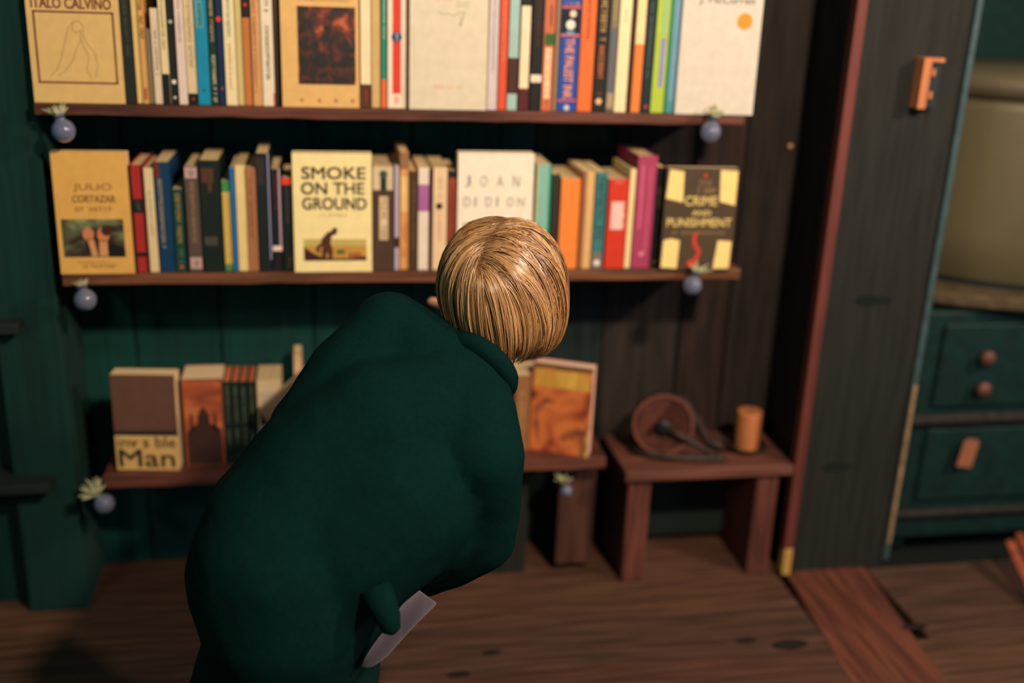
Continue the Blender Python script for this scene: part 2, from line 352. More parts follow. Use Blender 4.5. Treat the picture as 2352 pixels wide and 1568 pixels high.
# --- middle row, spines (x along shelf edge, y of the top edge)
T = [
 (315, 345, 379, (168, 44, 42), 'dark red spine with black bands, middle shelf', (('r', 0, .56, 1, .69, (26, 26, 26)), ('r', 0, .15, 1, .19, (26, 26, 26)), ('r', 0, 0, .14, 1, (40, 24, 24)), ('r', .86, 0, 1, 1, (40, 24, 24)), ('g', .35, .58, .65, .67, (80, 90, 90))), 0),
 (347, 368, 386, (226, 206, 160), 'cream spine right of the dark red banded one', (('g', .4, .35, .6, .8, (180, 156, 110)),), 0),
 (370, 405, 372, (16, 58, 96), 'deep blue spine with gold script title', (('g', .2, .22, .45, .85, (170, 160, 110)), ('r', .0, .86, .35, 1, (110, 44, 32))), 0),
 (407, 431, 434, (24, 66, 58), 'short dark teal spine with gold letters', (('g', .3, .35, .7, .95, (176, 150, 86)), ('g', .3, .1, .7, .3, (80, 120, 90)), ('c', .5, .06, .003, (190, 90, 50))), 0),
 (437, 468, 382, (88, 74, 68), 'grey-brown spine with pinkish library labels at both ends', (('r', .08, .03, .95, .14, (196, 164, 164)), ('r', .04, .89, .92, .99, (196, 164, 164)), ('g', .35, .25, .65, .86, (160, 128, 90)), ('g', .3, .91, .7, .97, (90, 80, 80)), ('g', .3, .05, .7, .12, (90, 80, 80))), 0),
 (470, 516, 368, (20, 34, 32), 'thick black spine with a faint grey label', (('r', .1, .24, .75, .32, (70, 70, 60)), ('r', .1, .8, .7, .93, (84, 54, 42)), ('r', .4, .72, .6, .8, (84, 54, 42))), 0),
 (519, 537, 415, (214, 182, 96), 'yellow spine with green ends, shorter than its neighbours', (('r', 0, 0, 1, .08, (90, 140, 80)), ('r', 0, .88, 1, 1, (70, 140, 76))), .004),
 (538, 549, 385, (40, 108, 168), 'thin sky blue spine beside the yellow one', (), 0),
 (550, 573, 380, (236, 212, 146), 'cream spine between the thin blue and tan ones', (), .002),
 (574, 596, 386, (172, 116, 80), 'tan brown spine with faint ridges', (('g', .25, .3, .45, .9, (120, 80, 56)), ('r', .6, 0, .66, 1, (120, 80, 56))), 0),
 (597, 627, 352, (24, 34, 36), 'tallest black spine with a pale violet edge', (('r', .88, .1, 1, 1, (150, 150, 190)), ('r', 0, .74, .6, .96, (52, 46, 44))), 0),
 (629, 651, 388, (26, 28, 34), 'black spine outlined with a white line', (('r', .78, .22, 1, 1, (190, 160, 180)), ('r', 0, .2, 1, .25, (240, 216, 200)), ('g', .35, .6, .6, .95, (110, 40, 40))), .002),
 (653, 675, 409, (22, 32, 34), 'black spine with a red-orange top', (('r', 0, .93, 1, 1, (226, 66, 40)), ('g', .4, .5, .65, .9, (90, 80, 70)), ('g', .5, .05, .7, .15, (140, 90, 60))), 0),
 (857, 905, 383, (78, 58, 46), 'wide brown spine with a vertical cream title panel', (('r', 0, .78, .95, 1, (216, 196, 160)), ('c', .5, .93, .007, (60, 80, 66)), ('r', .35, .78, .65, .92, (30, 50, 44)), ('r', .3, .3, .72, .72, (226, 200, 160)), ('g', .38, .31, .66, .71, (150, 120, 86))), 0),
 (906, 916, 381, (190, 178, 196), 'thin lilac spine right of the wide brown one', (('r', 0, .22, 1, .32, (60, 50, 50)),), 0),
 (918, 938, 350, (222, 160, 96), 'tall marbled orange and cream spine', (('r', .1, .5, .9, .8, (236, 200, 130)), ('r', 0, .86, 1, 1, (150, 110, 80)), ('g', .2, .1, .8, .4, (200, 120, 80))), .004),
 (939, 958, 393, (74, 56, 38), 'dark umber spine left of the white and purple one', (('g', .3, .2, .7, .9, (110, 86, 54)),), 0),
 (959, 983, 385, (234, 220, 204), 'white spine with a purple stretch', (('r', 0, .58, 1, .84, (170, 104, 160)),), 0),
 (984, 991, 388, (74, 34, 38), 'very thin maroon spine right of the white and purple one', (), .002),
 (992, 1024, 385, (232, 204, 164), 'cream spine with one round black dot', (('c', .45, .63, .0058, (36, 30, 28)), ('g', .4, .7, .6, .95, (200, 176, 140)), ('g', .4, .3, .6, .58, (220, 170, 140))), 0),
 (1026, 1045, 392, (150, 70, 46), 'rust brown spine with a black top', (('r', 0, .93, 1, 1, (20, 30, 28)), ('g', .3, .2, .7, .88, (110, 50, 36))), 0),
 (1222, 1256, 378, (130, 190, 176), 'aqua spine with a teal edge behind the blonde head', (('r', .85, 0, 1, 1, (20, 140, 112)), ('r', 0, 0, .12, 1, (200, 180, 130))), 0),
 (1258, 1276, 400, (50, 46, 36), 'narrow black-green spine left of the plain orange one', (), 0),
 (1278, 1322, 410, (240, 138, 60), 'plain wide orange spine on the middle shelf', (), 0),
 (1326, 1353, 394, (222, 178, 118), 'tan spine with a darker brown side', (('r', 0, 0, .35, 1, (150, 104, 72)),), 0),
 (1355, 1381, 396, (60, 120, 124), 'patterned teal spine with a grey foot', (('r', 0, 0, 1, .17, (120, 112, 104)), ('c', .5, .06, .006, (236, 220, 210)), ('g', .2, .3, .8, .96, (40, 70, 66)), ('r', .2, .45, .7, .55, (40, 150, 150))), 0),
 (1384, 1430, 411, (206, 56, 36), 'scarlet spine with a ragged white panel', (('r', .2, .44, .8, .75, (238, 200, 190)), ('g', .25, .43, .85, .76, (238, 200, 190)), ('g', .3, .95, .7, .98, (240, 150, 130)), ('r', .0, .0, .03, 1, (150, 40, 30))), 0),
 (1431, 1444, 388, (240, 220, 160), 'narrow cream spine between scarlet and magenta ones', (), 0),
 (1446, 1490, 358, (164, 62, 96), 'tall magenta spine, brightest on the middle shelf', (('r', .2, .35, .36, .92, (196, 92, 128)), ('r', .62, .12, .74, .9, (188, 86, 116)), ('c', .5, .13, .005, (220, 130, 150))), 0),
 (1493, 1511, 384, (20, 36, 34), 'black spine beside the dark cover with burnt corners', (('c', .4, .05, .003, (170, 120, 80)), ('g', .2, .6, .6, .8, (130, 110, 80))), .01),
]
for i, (x0, x1, yt, rgb, lab, dec, yo) in enumerate(T):
    book(x0, x1, yt, rgb, lab, dec, base=S2, rowy=638, yoff=yo, group=G2, dep=PR.uniform(.125, .145), hard=(i in (0, 28)))
# --- covers facing the room
def cover_book(xl, xr, rowy, base, h, th, rgb, label, group, yoff=.002, tilt=3.0, yaw=0.0, printfn=None, side=None, w=None, page=None):
    A = onY(xl, rowy, yoff); B = onY(xr, rowy, yoff); W = w or (B.x - A.x)
    t = empty('book', (A.x, yoff, base), label, 'book', group, (-math.radians(tilt), 0, math.radians(yaw)))
    mb = MB(); c = paper(rgb); tk = .0012
    mb.box((0, 0, 0), (W, tk, h), c); mb.box((0, th - tk, 0), (W, th, h), c); mb.box((0, tk, 0), (tk, th - tk, h), paper(side) if side else c)
    if printfn: printfn(mb, W, h, t)
    mb.build('cover', t)
    pb = MB(); pb.box((tk, tk, .0004), (W - .001, th - tk, h - .0006), page or PAGEF); pb.build('page_block', t)
    return t
def frame_rect(mb, x0, z0, x1, z1, wd, mt, y=0):
    mb.box((x0, y - 4e-4, z0), (x1, y, z0 + wd), mt); mb.box((x0, y - 4e-4, z1 - wd), (x1, y, z1), mt)
    mb.box((x0, y - 4e-4, z0), (x0 + wd, y, z1), mt); mb.box((x1 - wd, y - 4e-4, z0), (x1, y, z1), mt)
def mottled(name, cols, scale, stretch=(1, 1, 1)):
    m = bpy.data.materials.new(name); m.use_nodes = True; N = m.node_tree.nodes; K = m.node_tree.links; b = N['Principled BSDF']
    b.inputs['Roughness'].default_value = .5
    tc = N.new('ShaderNodeTexCoord'); mp = N.new('ShaderNodeMapping'); mp.inputs['Scale'].default_value = stretch
    nz = N.new('ShaderNodeTexNoise'); nz.inputs['Scale'].default_value = scale; nz.inputs['Detail'].default_value = 3; nz.inputs['Distortion'].default_value = .6
    rp = N.new('ShaderNodeValToRGB'); K.new(tc.outputs['Object'], mp.inputs[0]); K.new(mp.outputs[0], nz.inputs[0]); K.new(nz.outputs['Fac'], rp.inputs[0]); K.new(rp.outputs[0], b.inputs['Base Color'])
    el = rp.color_ramp.elements
    while len(el) < len(cols): el.new(.5)
    for i, c in enumerate(cols): el[i].position = .3 + .4 * i / (len(cols) - 1); el[i].color = L3(c)
    return m
def strokes(mb, pts, wd, mt, y=0):
    for (a, b), (c, d) in zip(pts, pts[1:]):
        dx, dz = c - a, d - b; l = math.hypot(dx, dz) or 1; nx, nz = -dz / l * wd / 2, dx / l * wd / 2
        mb.poly([(a + nx, b + nz), (c + nx, d + nz), (c - nx, d - nz), (a - nx, b - nz)], y, 3e-4, mt)

def calvino(mb, W, h, t):
    br = paper((120, 62, 52)); s = W / 210.0                      # s metres per photo pixel on this cover
    frame_rect(mb, 14*s, 46*s, (197)*s, 214*s, 4.5*s, br)
    tx = MB()
    add_text(tx, 'ITALO CALVINO', 12*s, 219*s, 24*s, 180*s, br, -5e-4, bold=.0008)
    add_text(tx, 'DIFFICULT LOVES', 12*s, 248*s, 24*s, 182*s, br, -5e-4, bold=.0008)
    tx.build('title_lettering', t)
    g = paper((168, 140, 92))
    strokes(mb, [(p[0]*s, p[1]*s) for p in ((42, 62), (60, 80), (72, 110), (84, 150), (92, 176), (104, 190), (118, 192), (126, 180), (124, 160), (132, 140), (148, 120), (152, 90), (146, 62))], 1.6*s, g)
    strokes(mb, [(p[0]*s, p[1]*s) for p in ((104, 190), (100, 172), (110, 164), (120, 172), (118, 150), (108, 130), (96, 100), (76, 74), (58, 64))], 1.6*s, g)
    strokes(mb, [(p[0]*s, p[1]*s) for p in ((118, 150), (134, 110), (126, 80), (136, 60))], 1.6*s, g)
cover_book(82, 290, 257, S1, .238, .022, (220, 186, 120), 'cream cover with a brown-framed pencil drawing, leftmost on the top shelf', G1, yoff=-.003, tilt=1.5, printfn=calvino)
def paint1(mb, W, h, t):
    s = W / 176.0; m1 = mottled('painted_picture_rust', [(26, 22, 24), (58, 30, 26), (120, 50, 34), (196, 96, 54)], 42)
    pm = MB(); pm.box((38*s, -6e-4, 52*s), (168*s, -1e-4, 224*s), m1)
    dk = paper((34, 26, 28)); 
    pm.poly([(40*s, 53*s), (166*s, 53*s), (166*s, 130*s), (140*s, 165*s), (124*s, 120*s), (112*s, 190*s), (98*s, 192*s), (92*s, 120*s), (66*s, 200*s), (62*s, 222*s), (40*s, 222*s)], -6e-4, 1e-4, mottled('painted_figures_dark', [(18, 18, 20), (38, 26, 26), (96, 40, 30)], 60))
    disc(pm, 104*s, 190*s, 8*s, -7e-4, paper((90, 48, 38)))
    pm.build('cover_picture', t)
    st = paper((176, 92, 62))
    for x in (44, 84, 122, 160):
        for a in range(3):
            an = a * PI / 3; strokes(mb, [((x - 5*math.cos(an))*s, (16 - 5*math.sin(an))*s), ((x + 5*math.cos(an))*s, (16 + 5*math.sin(an))*s)], 1.6*s, st)
    glyphs(mb, 40*s, 236*s, 164*s, 240*s, paper((150, 120, 80)), 0, seed=3); glyphs(mb, 40*s, 246*s, 164*s, 250*s, paper((150, 120, 80)), 0, seed=4)
cover_book(650, 826, 260, S1, .222, .026, (226, 184, 116), 'tan cover with a dark red painting of seated figures', G1, yoff=-.003, tilt=1.5, printfn=paint1)
def white1(mb, W, h, t):
    s = W / 176.0; g = paper((196, 192, 160)); r = paper((236, 170, 140))
    glyphs(mb, 50*s, 236*s, 96*s, 248*s, r, 0, seed=8); glyphs(mb, 104*s, 224*s, 136*s, 236*s, g, 0, seed=9)
    strokes(mb, [(p[0]*s, p[1]*s) for p in ((62, 214), (72, 208), (84, 210), (96, 206), (110, 212), (122, 214), (118, 196), (112, 184), (116, 204))], 4*s, g)
    strokes(mb, [(p[0]*s, p[1]*s) for p in ((104, 262), (100, 250), (108, 246), (106, 262))], 2*s, g)
    glyphs(mb, 54*s, 46*s, 120*s, 54*s, r, 0, seed=10)
cover_book(940, 1116, 266, S1, .226, .028, (218, 210, 184), 'broad white cover with faint script and a small pink line', G1, yoff=-.004, tilt=1.0, printfn=white1)
def white2(mb, W, h, t):
    s = W / 178.0; disc(mb, 140*s, 197*s, 17*s, 0, paper((206, 146, 40)), 6e-4, 28)
    ink = paper((70, 66, 66))
    tx = MB(); add_text(tx, 'J. McCurren', 34*s, 227*s, 20*s, 124*s, ink, -4e-4); tx.build('title_lettering', t)
cover_book(1549, 1727, 270, S1, .226, .03, (210, 204, 190), 'white cover with a round gold seal at the right end', G1, yoff=-.008, tilt=.8, printfn=white2, side=(238, 228, 214))

def cort(mb, W, h, t):
    s = W / 170.0
    pm = MB(); pm.box((11*s, -6e-4, 42*s), (152*s, -1e-4, 134*s), mottled('painted_picture_green', [(20, 24, 24), (56, 36, 32), (90, 96, 66), (140, 150, 100)], 30))
    sk = paper((206, 130, 86))
    for (x, z, r) in ((70, 98, 13), (104, 96, 14)): disc(pm, x*s, z*s, r*s, -6e-4, sk, 3e-4, sz=1.25)
    for pts in (((66, 90), (76, 44), (88, 44), (82, 84)), ((94, 84), (92, 44), (112, 44), (112, 84))): pm.poly([(a*s, b*s) for a, b in pts], -6e-4, 3e-4, paper((214, 150, 100)))
    disc(pm, 112*s, 106*s, 12*s, -9e-4, paper((70, 34, 26)), 3e-4); pm.poly([(a*s, b*s) for a, b in ((112, 42), (152, 42), (152, 62), (118, 78))], -6e-4, 3e-4, paper((24, 24, 24)))
    pm.box((20*s, -9e-4, 120*s), (140*s, -6e-4, 125*s), paper((110, 110, 80)))
    pm.build('cover_picture', t)
    ink = paper((164, 118, 64)); tx = MB()
    add_text(tx, 'JULIO', 44*s, 199*s, 20*s, 88*s, ink, -4e-4, bold=.0005); add_text(tx, 'CORTAZAR', 40*s, 174*s, 17*s, 98*s, paper((130, 88, 48)), -4e-4, bold=.0005); tx.build('title_lettering', t)
    glyphs(mb, 44*s, 152*s, 130*s, 164*s, ink, 0, n=8, seed=5); glyphs(mb, 50*s, 15*s, 128*s, 23*s, paper((150, 108, 60)), 0, seed=6); mb.box((40*s, -3e-4, 28*s), (118*s, 0, 30*s), ink)
cover_book(142, 311, 641, S2, .206, .02, (226, 176, 92), 'mustard cover with a small photo of two figures, leftmost on the middle shelf', G2, yoff=-.004, tilt=1.5, printfn=cort)
def smoke(mb, W, h, t):
    s = W / 178.0; ink = paper((74, 58, 44)); tx = MB()
    for i, (wd, x0, x1) in enumerate((('SMOKE', 20, 163), ('ON THE', 18, 160), ('GROUND', 20, 165))): add_text(tx, wd, x0*s, (216 - i * 35)*s, 27*s, (x1 - x0)*s, ink, -4e-4, bold=.0012)
    tx.build('title_lettering', t); glyphs(mb, 58*s, 130*s, 122*s, 137*s, paper((206, 184, 140)), 0, seed=4)
    pm = MB(); pm.box((22*s, -4e-4, 27*s), (165*s, -1e-4, 62*s), paper((196, 150, 70))); pm.box((22*s, -5e-4, 62*s), (165*s, -1e-4, 78*s), paper((196, 180, 106)))
    pm.poly([(a*s, b*s) for a, b in ((22, 27), (165, 27), (165, 38), (130, 32), (90, 32), (60, 36), (40, 46), (22, 60))], -5e-4, 3e-4, paper((62, 34, 30)))
    man = paper((84, 44, 34))
    pm.poly([(a*s, b*s) for a, b in ((62, 32), (64, 58), (62, 78), (76, 94), (92, 100), (98, 90), (86, 86), (82, 70), (88, 50), (86, 32), (79, 32), (76, 50), (70, 32))], -8e-4, 3e-4, man)
    disc(pm, 93*s, 99*s, 6*s, -9e-4, man); pm.poly([(a*s, b*s) for a, b in ((58, 44), (48, 52), (52, 62), (66, 74), (66, 66), (58, 56))], -8e-4, 3e-4, man)
    for x in (98, 104, 110): pm.poly([(a*s, b*s) for a, b in ((x, 40), (x + 5, 46), (x + 4, 54), (x - 2, 52))], -8e-4, 3e-4, paper((80, 100, 56)))
    for x in (124, 134, 144): pm.poly([(a*s, b*s) for a, b in ((x, 34), (x + 8, 34), (x + 6, 48), (x + 1, 44))], -8e-4, 3e-4, paper((150, 76, 46)))
    pm.build('cover_picture', t)
cover_book(678, 855, 633, S2, .2075, .028, (250, 232, 168), 'cream cover reading SMOKE ON THE GROUND above a stooping figure', G2, yoff=-.004, tilt=1.5, printfn=smoke)
def joan(mb, W, h, t):
    s = W / 174.0; ink = paper((150, 148, 144)); tx = MB()
    for wd, z, hh in (('JOAN', 195, 26), ('DIDION', 150, 22)):
        n = len(wd)
        for i, c in enumerate(wd): add_text(tx, c, (14 + i * 150 / n)*s, z*s, hh*s, 15*s if c != 'I' else 4*s, ink, -4e-4)
    tx.build('title_lettering', t); glyphs(mb, 12*s, 86*s, 30*s, 112*s, paper((170, 164, 150)), 0, n=1, seed=2)
cover_book(1048, 1217, 634, S2, .211, .026, (242, 234, 214), 'pale grey-white cover with widely spaced letters behind the blonde head', G2, yoff=-.004, tilt=1.5, printfn=joan, side=(200, 180, 130))
def crime(mb, W, h, t):
    s = W / 160.0; H = h / s; cr = paper((246, 220, 140)); ink = paper((222, 196, 120))
    for pts in (((6, H-4), (38, H-8), (40, H-74), (12, H-68), (2, H-66)), ((118, H-4), (157, H-6), (157, H-80), (122, H-72)), ((2, 6), (38, 4), (40, 66), (20, 70), (4, 66)), ((120, 3), (156, 4), (157, 64), (126, 66))):
        cm = MB(); cm.poly([(a*s, b*s) for a, b in pts], 0, 4e-4, cr); cm.build('burnt_corner_print', t)
    tx = MB()
    for wd, x0, x1, z, hh in (('CRIME', 44, 116, 142, 20), ('AND', 62, 104, 121, 10), ('PUNISHMENT', 8, 152, 96, 18)): add_text(tx, wd, x0*s, z*s, hh*s, (x1-x0)*s, ink, -4e-4, bold=.0007)
    tx.build('title_lettering', t)
    gr = paper((150, 124, 84)); glyphs(mb, 74*s, (H-38)*s, 106*s, (H-26)*s, gr, 0, n=5, seed=1); glyphs(mb, 70*s, (H-54)*s, 112*s, (H-42)*s, gr, 0, n=6, seed=2); glyphs(mb, 20*s, 80*s, 140*s, 86*s, gr, 0, n=16, seed=7)
    rd = paper((200, 62, 44)); strokes(mb, [(p[0]*s, p[1]*s) for p in ((66, 8), (80, 26), (86, 42), (76, 54), (72, 68), (76, 84))], 9*s, rd); disc(mb, 70*s, 14*s, 10*s, 0, rd); disc(mb, 86*s, (H-16)*s, 4*s, 0, rd)
cover_book(1514, 1674, 627, S2, .190, .02, (76, 62, 46), 'dark cover reading CRIME AND PUNISHMENT with cream burnt corners', G2, yoff=-.012, tilt=1.0, printfn=crime, yaw=-1.5)

# --- lowest row
def inv(mb, W, h, t):
    s = W / 150.0; H = h / s; k = paper((46, 48, 40))
    mb.box((0, -5e-4, 100*s), (W, 0, h), paper((104, 72, 60))); mb.box((0, -7e-4, 92*s), (W, 0, 104*s), paper((40, 46, 42)))
    tx = MB(); add_text(tx, 'inv s ble', 5*s, 60*s, 28*s, 138*s, paper((64, 58, 44)), -4e-4, bold=.0006); add_text(tx, 'Man', 6*s, 8*s, 46*s, 132*s, k, -4e-4, bold=.0012); tx.build('title_lettering', t)
cover_book(272, 418, 1100, S3, .186, .034, (230, 186, 116), 'cover reading Man in large letters, brown above and cream below', G3, yoff=.022, tilt=1.0, yaw=-6, printfn=inv)
def mosq(mb, W, h, t):
    s = W / 92.0; H = h / s; d = paper((66, 42, 38))
    pm = MB(); pm.box((4*s, -4e-4, 4*s), (88*s, 0, (H-4)*s), mottled('sunset_print', [(130, 62, 42), (176, 88, 54), (206, 128, 76)], 14, (1, 1, 2.5)))
    pm.poly([(a*s, b*s) for a, b in ((6, 4), (86, 4), (86, 92), (70, 104), (60, 108), (59, 128), (54, 140), (48, 148), (46, 154), (44, 148), (38, 140), (33, 128), (32, 108), (20, 100), (6, 86))], -5e-4, 3e-4, d)
    for x in (18, 72): pm.poly([(a*s, b*s) for a, b in ((x-3, 90), (x+3, 90), (x+3, 128), (x, 138), (x-3, 128))], -5e-4, 3e-4, d)
    pm.build('cover_picture', t)
cover_book(430, 521, 1096, S3, .172, .075, (140, 78, 56), 'rust orange cover with a dark domed building against a sunset', G3, yoff=.028, tilt=0, printfn=mosq)
names = ['first dark green spine right of the sunset cover', 'second dark green spine from the sunset cover', 'third dark green spine from the sunset cover', 'last dark green spine, against the white book']
for i in range(4):
    book(523 + i * 18.2, 540.6 + i * 18.2, 876, (20, 40, 38), names[i] + ', one of four matching volumes', (('g', .3, .5, .65, .95, (110, 116, 84)), ('g', .3, .22, .65, .42, (110, 116, 84))), base=S3, rowy=1092, yoff=.03, group=G3, dep=.085, page=mat('page_edges_rust', (190, 112, 72), .8, var=.15, scale=9, stretch=(120, 1, 1)))
book(598, 652, 873, (226, 200, 160), 'white paperback behind the tilted book by the person\'s shoulder', (('r', .1, .45, .5, .6, (40, 50, 44)), ('g', .2, .75, .7, .85, (170, 176, 180))), base=S3, rowy=1092, yoff=.03, group=G3, dep=.085)
# slanting open book leaning over the white one
def slab_book(a, b, c, d, th, rgb, label, spine_first=True):
    """a board book whose front face has corners a,b,c,d"""
    a, b, c, d = map(Vector, (a, b, c, d)); n = (b - a).cross(d - a).normalized()
    t = empty('book', a, label, 'book', G3); o = a.copy()
    mb = MB()
    def slab(q0, q1, ins, mt, m_):
        vs = []
        cen = (a + b + c + d) / 4
        for k in (q0, q1):
            for p in (a, b, c, d): vs.append(p + (cen - p) * ins + n * k - o)
        m_.add(vs, [(0,1,2,3),(4,7,6,5),(0,4,5,1),(1,5,6,2),(2,6,7,3),(3,7,4,0)], mt)
    slab(0, .0014, 0, paper(rgb), mb); slab(th - .0014, th, 0, paper(rgb), mb); mb.build('cover', t)
    pb = MB(); slab(.0014, th - .0014, .02, PAGEF, pb); pb.build('page_block', t)
    return t
q = lambda px, py, Y: onY(px, py, Y)
slab_book(q(592, 936, .005), q(632, 1000, .0), q(760, 885, .03), q(722, 822, .04), .022, (70, 58, 44), 'dark-covered book lying tilted with its cream page edge up')
book(682, 700, 815, (222, 186, 140), 'narrow cream spine standing just behind the tilted book', (), base=S3, rowy=1088, yoff=.09, group=G3, dep=.06)
# right end of the lowest row
def aged(mb, W, h, t):
    s = W / 140.0; H = h / s
    pm = MB(); pm.box((0, -4e-4, 0), (W, 0, h), mottled('aged_painting', [(84, 42, 30), (190, 92, 52), (232, 132, 72), (120, 64, 44), (244, 190, 110)], 13))
    pm.box((6*s, -7e-4, (H-56)*s), (W - 4*s, 0, (H-14)*s), mottled('aged_painting_sky', [(206, 150, 60), (236, 190, 90)], 20, (3, 1, .5)))
    pm.build('cover_picture', t)
    mb.box((0, -6e-4, (H-10)*s), (W, 0, h), paper((110, 90, 48)))
cover_book(1213, 1346, 1080, S3, .182, .03, (190, 110, 60), 'glowing orange painted cover with white page edges beside the bench', G3, yoff=.045, tilt=2.0, yaw=-25, w=.118, printfn=aged, page=mat('page_edges_white', (236, 196, 180), .8))
book(1176, 1211, 862, (150, 104, 66), 'tan-brown spine left of the glowing orange painted cover', (('g', .3, .3, .6, .8, (190, 150, 96)),), base=S3, rowy=1078, yoff=.035, group=G3, dep=.09)
slab_book(q(1168, 868, .06), q(1228, 866, .06), q(1234, 838, .13), q(1172, 842, .13), .01, (236, 206, 176), 'white booklet lying flat on the tan-brown book')

# ------------------------------------------------------------------ air plants in little glass bulbs
def glass_mat():
    m = bpy.data.materials.new('clear_glass'); m.use_nodes = True; b = m.node_tree.nodes['Principled BSDF']
    b.inputs['Base Color'].default_value = (.50, .56, .78, 1); b.inputs['Roughness'].default_value = .09; b.inputs['Transmission Weight'].default_value = .8; b.inputs['IOR'].default_value = 1.45
    b.inputs['Specular IOR Level'].default_value = .9
    return m
GLASS = glass_mat(); WIRE = mat('dark_wire', (50, 44, 36), .5, metal=.8)
LEAF = mat('pale_succulent', (176, 178, 140), .6, var=.35, scale=60)
def jar(bx, by, r, Y, size, tilt, label, seed, spiky=1.0):
    c = onY(bx, by, Y); rnd = random.Random(seed)
    t = empty('hanging_bulb_vase', c, label, 'vase', 'small glass bulb vases with succulents clipped to the shelf ends')
    T_ = Matrix.Rotation(math.radians(tilt), 3, 'Y')
    mb = MB(); prof = []
    for k in range(13):
        a = -PI/2 + k * (PI * .86) / 12; prof.append((r * math.cos(a), r * math.sin(a)))
    prof += [(r * .42, r * 1.12), (r * .5, r * 1.45), (r * .58, r * 1.5), (r * .52, r * 1.5), (r * .36, r * 1.1)]
    for k in range(9):
        a = PI * .33 - k * (PI * .83) / 8; prof.append((max(.0, r * .9 * math.cos(a)), r * .9 * math.sin(a)))
    mb.lathe(prof, (0, 0, 0), GLASS, 24, T_); mb.build('glass_bulb', t, smooth=True)
    pm = MB()
    for i in range(26):
        az = rnd.uniform(0, 2*PI); sp = rnd.uniform(.25, 1.1) * spiky; ln = size * rnd.uniform(.5, 1)
        dr = T_ @ Vector((math.cos(az) * sp, math.sin(az) * sp, 1)).normalized(); p0 = T_ @ Vector((0, 0, r * 1.1))
        bend = Vector((rnd.uniform(-.4, .4), rnd.uniform(-.4, .4), -.25))
        pts = [p0 + dr * ln * k / 5 + bend * ln * (k / 5) ** 2 * .6 for k in range(6)]
        pm.tube(pts, [size * q_ for q_ in (.05, .085, .09, .07, .045, .008)], LEAF, 6)
    pm.build('succulent', t, smooth=True)
    wm = MB(); ring = [T_ @ Vector((r * .55 * math.cos(a), r * .55 * math.sin(a), r * 1.2)) for a in [k * PI / 10 for k in range(20)]]
    wm.tube(ring, .0008, WIRE, 6, closed=True); wm.tube([T_ @ Vector((0, r * .5, r * 1.2)), Vector((0, -Y * .6, r * 1.6)), Vector((0, -Y - .005, r * 1.2))], .0009, WIRE, 6)
    wm.build('wire_hook', t, smooth=True)
    return t
jar(146, 300, .0185, -.03, .032, -12, 'glass bulb vase of succulent at the left end of the top shelf', 1)
jar(1632, 303, .0185, -.03, .038, 8, 'glass bulb vase of succulent at the right end of the top shelf', 2, .7)
jar(196, 688, .0185, -.03, .022, -10, 'glass bulb vase of succulent at the left end of the middle shelf', 3)
jar(1590, 655, .0180, -.03, .034, 12, 'glass bulb vase of succulent below the dark cover with burnt corners', 4)
jar(240, 1156, .018, -.03, .044, -34, 'glass bulb vase with bushy dried succulent, left of the lowest shelf', 5, 1.5)
jar(1300, 1126, .0125, -.03, .034, -14, 'glass bulb vase of succulent under the glowing orange cover', 6, 1.1)

# ------------------------------------------------------------------ bench in the alcove
t = empty('low_bench', (.588, .0, 0), 'low reddish wooden bench standing in the alcove by the post', 'bench')
BW = wood((118, 74, 62), 'x', .35, .5); BL = wood((116, 66, 56), 'z', .4, .6)
mb = MB(); mb.box((-.008, -.012, .233), (.346, .172, .255), BW); mb.build('seat_top', t, bevel=.003)
for x in (.003, .275):
    mb = MB(); T_ = None; mb.box((x, .0, 0), (x + .048, .165, .233), BL); mb.build('leg', t, bevel=.004)
mb = MB(); mb.box((.051, .150, .02), (.275, .165, .233), mat('dark_panel', (24, 38, 34), .8)); mb.build('back_panel', t)

# round iron implement
IR = mat('rusty_iron', (60, 50, 46), .55, bump=.4, var=.35, scale=50, metal=.3); IRL = mat('worn_iron_rim', (112, 66, 54), .5, var=.3)
BZ = .256
c = onY(1524, 952, .07)
t = empty('iron_wheel_tool', (c.x, .07, BZ), 'old round iron hand tool with a crank, lying on the low bench', 'tool')
R_ = .062; zc = R_ + .001
TT = Matrix.Rotation(math.radians(90), 3, 'X') @ Matrix.Rotation(math.radians(0), 3, 'Z')
TT = Matrix.Rotation(math.radians(-14), 3, 'Z') @ Matrix.Rotation(math.radians(80), 3, 'X')
mb = MB(); mb.lathe([(0, -.010), (R_ * .9, -.012), (R_, -.014), (R_, .014), (R_ * .93, .014), (R_ * .86, .004), (0, .003)], (0, 0, zc + .004), IR, 40, TT); mb.build('wheel_disc', t, smooth=False, bevel=.001)
mb = MB(); mb.lathe([(R_ * .9, .013), (R_ * 1.01, .013), (R_ * 1.01, .017), (R_ * .9, .017), (R_ * .9, .013)], (0, 0, zc + .004), IRL, 40, TT); mb.build('rim', t)
mb = MB(); mb.lathe([(.0, .0), (.016, .0), (.016, .022), (.008, .026), (0, .026)], (0, 0, zc - .002), mat('black_hub', (16, 22, 22), .5), 20, TT); mb.build('hub', t)
mb = MB(); mb.tube([(.004, -.026, zc), (.03, -.034, zc - .012), (.06, -.042, zc - .028), (.09, -.05, .020), (.104, -.05, .012)], [.007, .007, .0065, .006, .007], IR, 10); mb.build('crank_arm', t, smooth=True)
mb = MB(); mb.tube([(.03, .012, zc + R_ * .9), (.052, .012, zc + .034), (.075, .008, zc + .002), (.10, .004, .022), (.122, .0, .012), (.136, -.005, .010)], [.008, .010, .011, .010, .009, .006], IR, 10); mb.build('curved_tail', t, smooth=True)
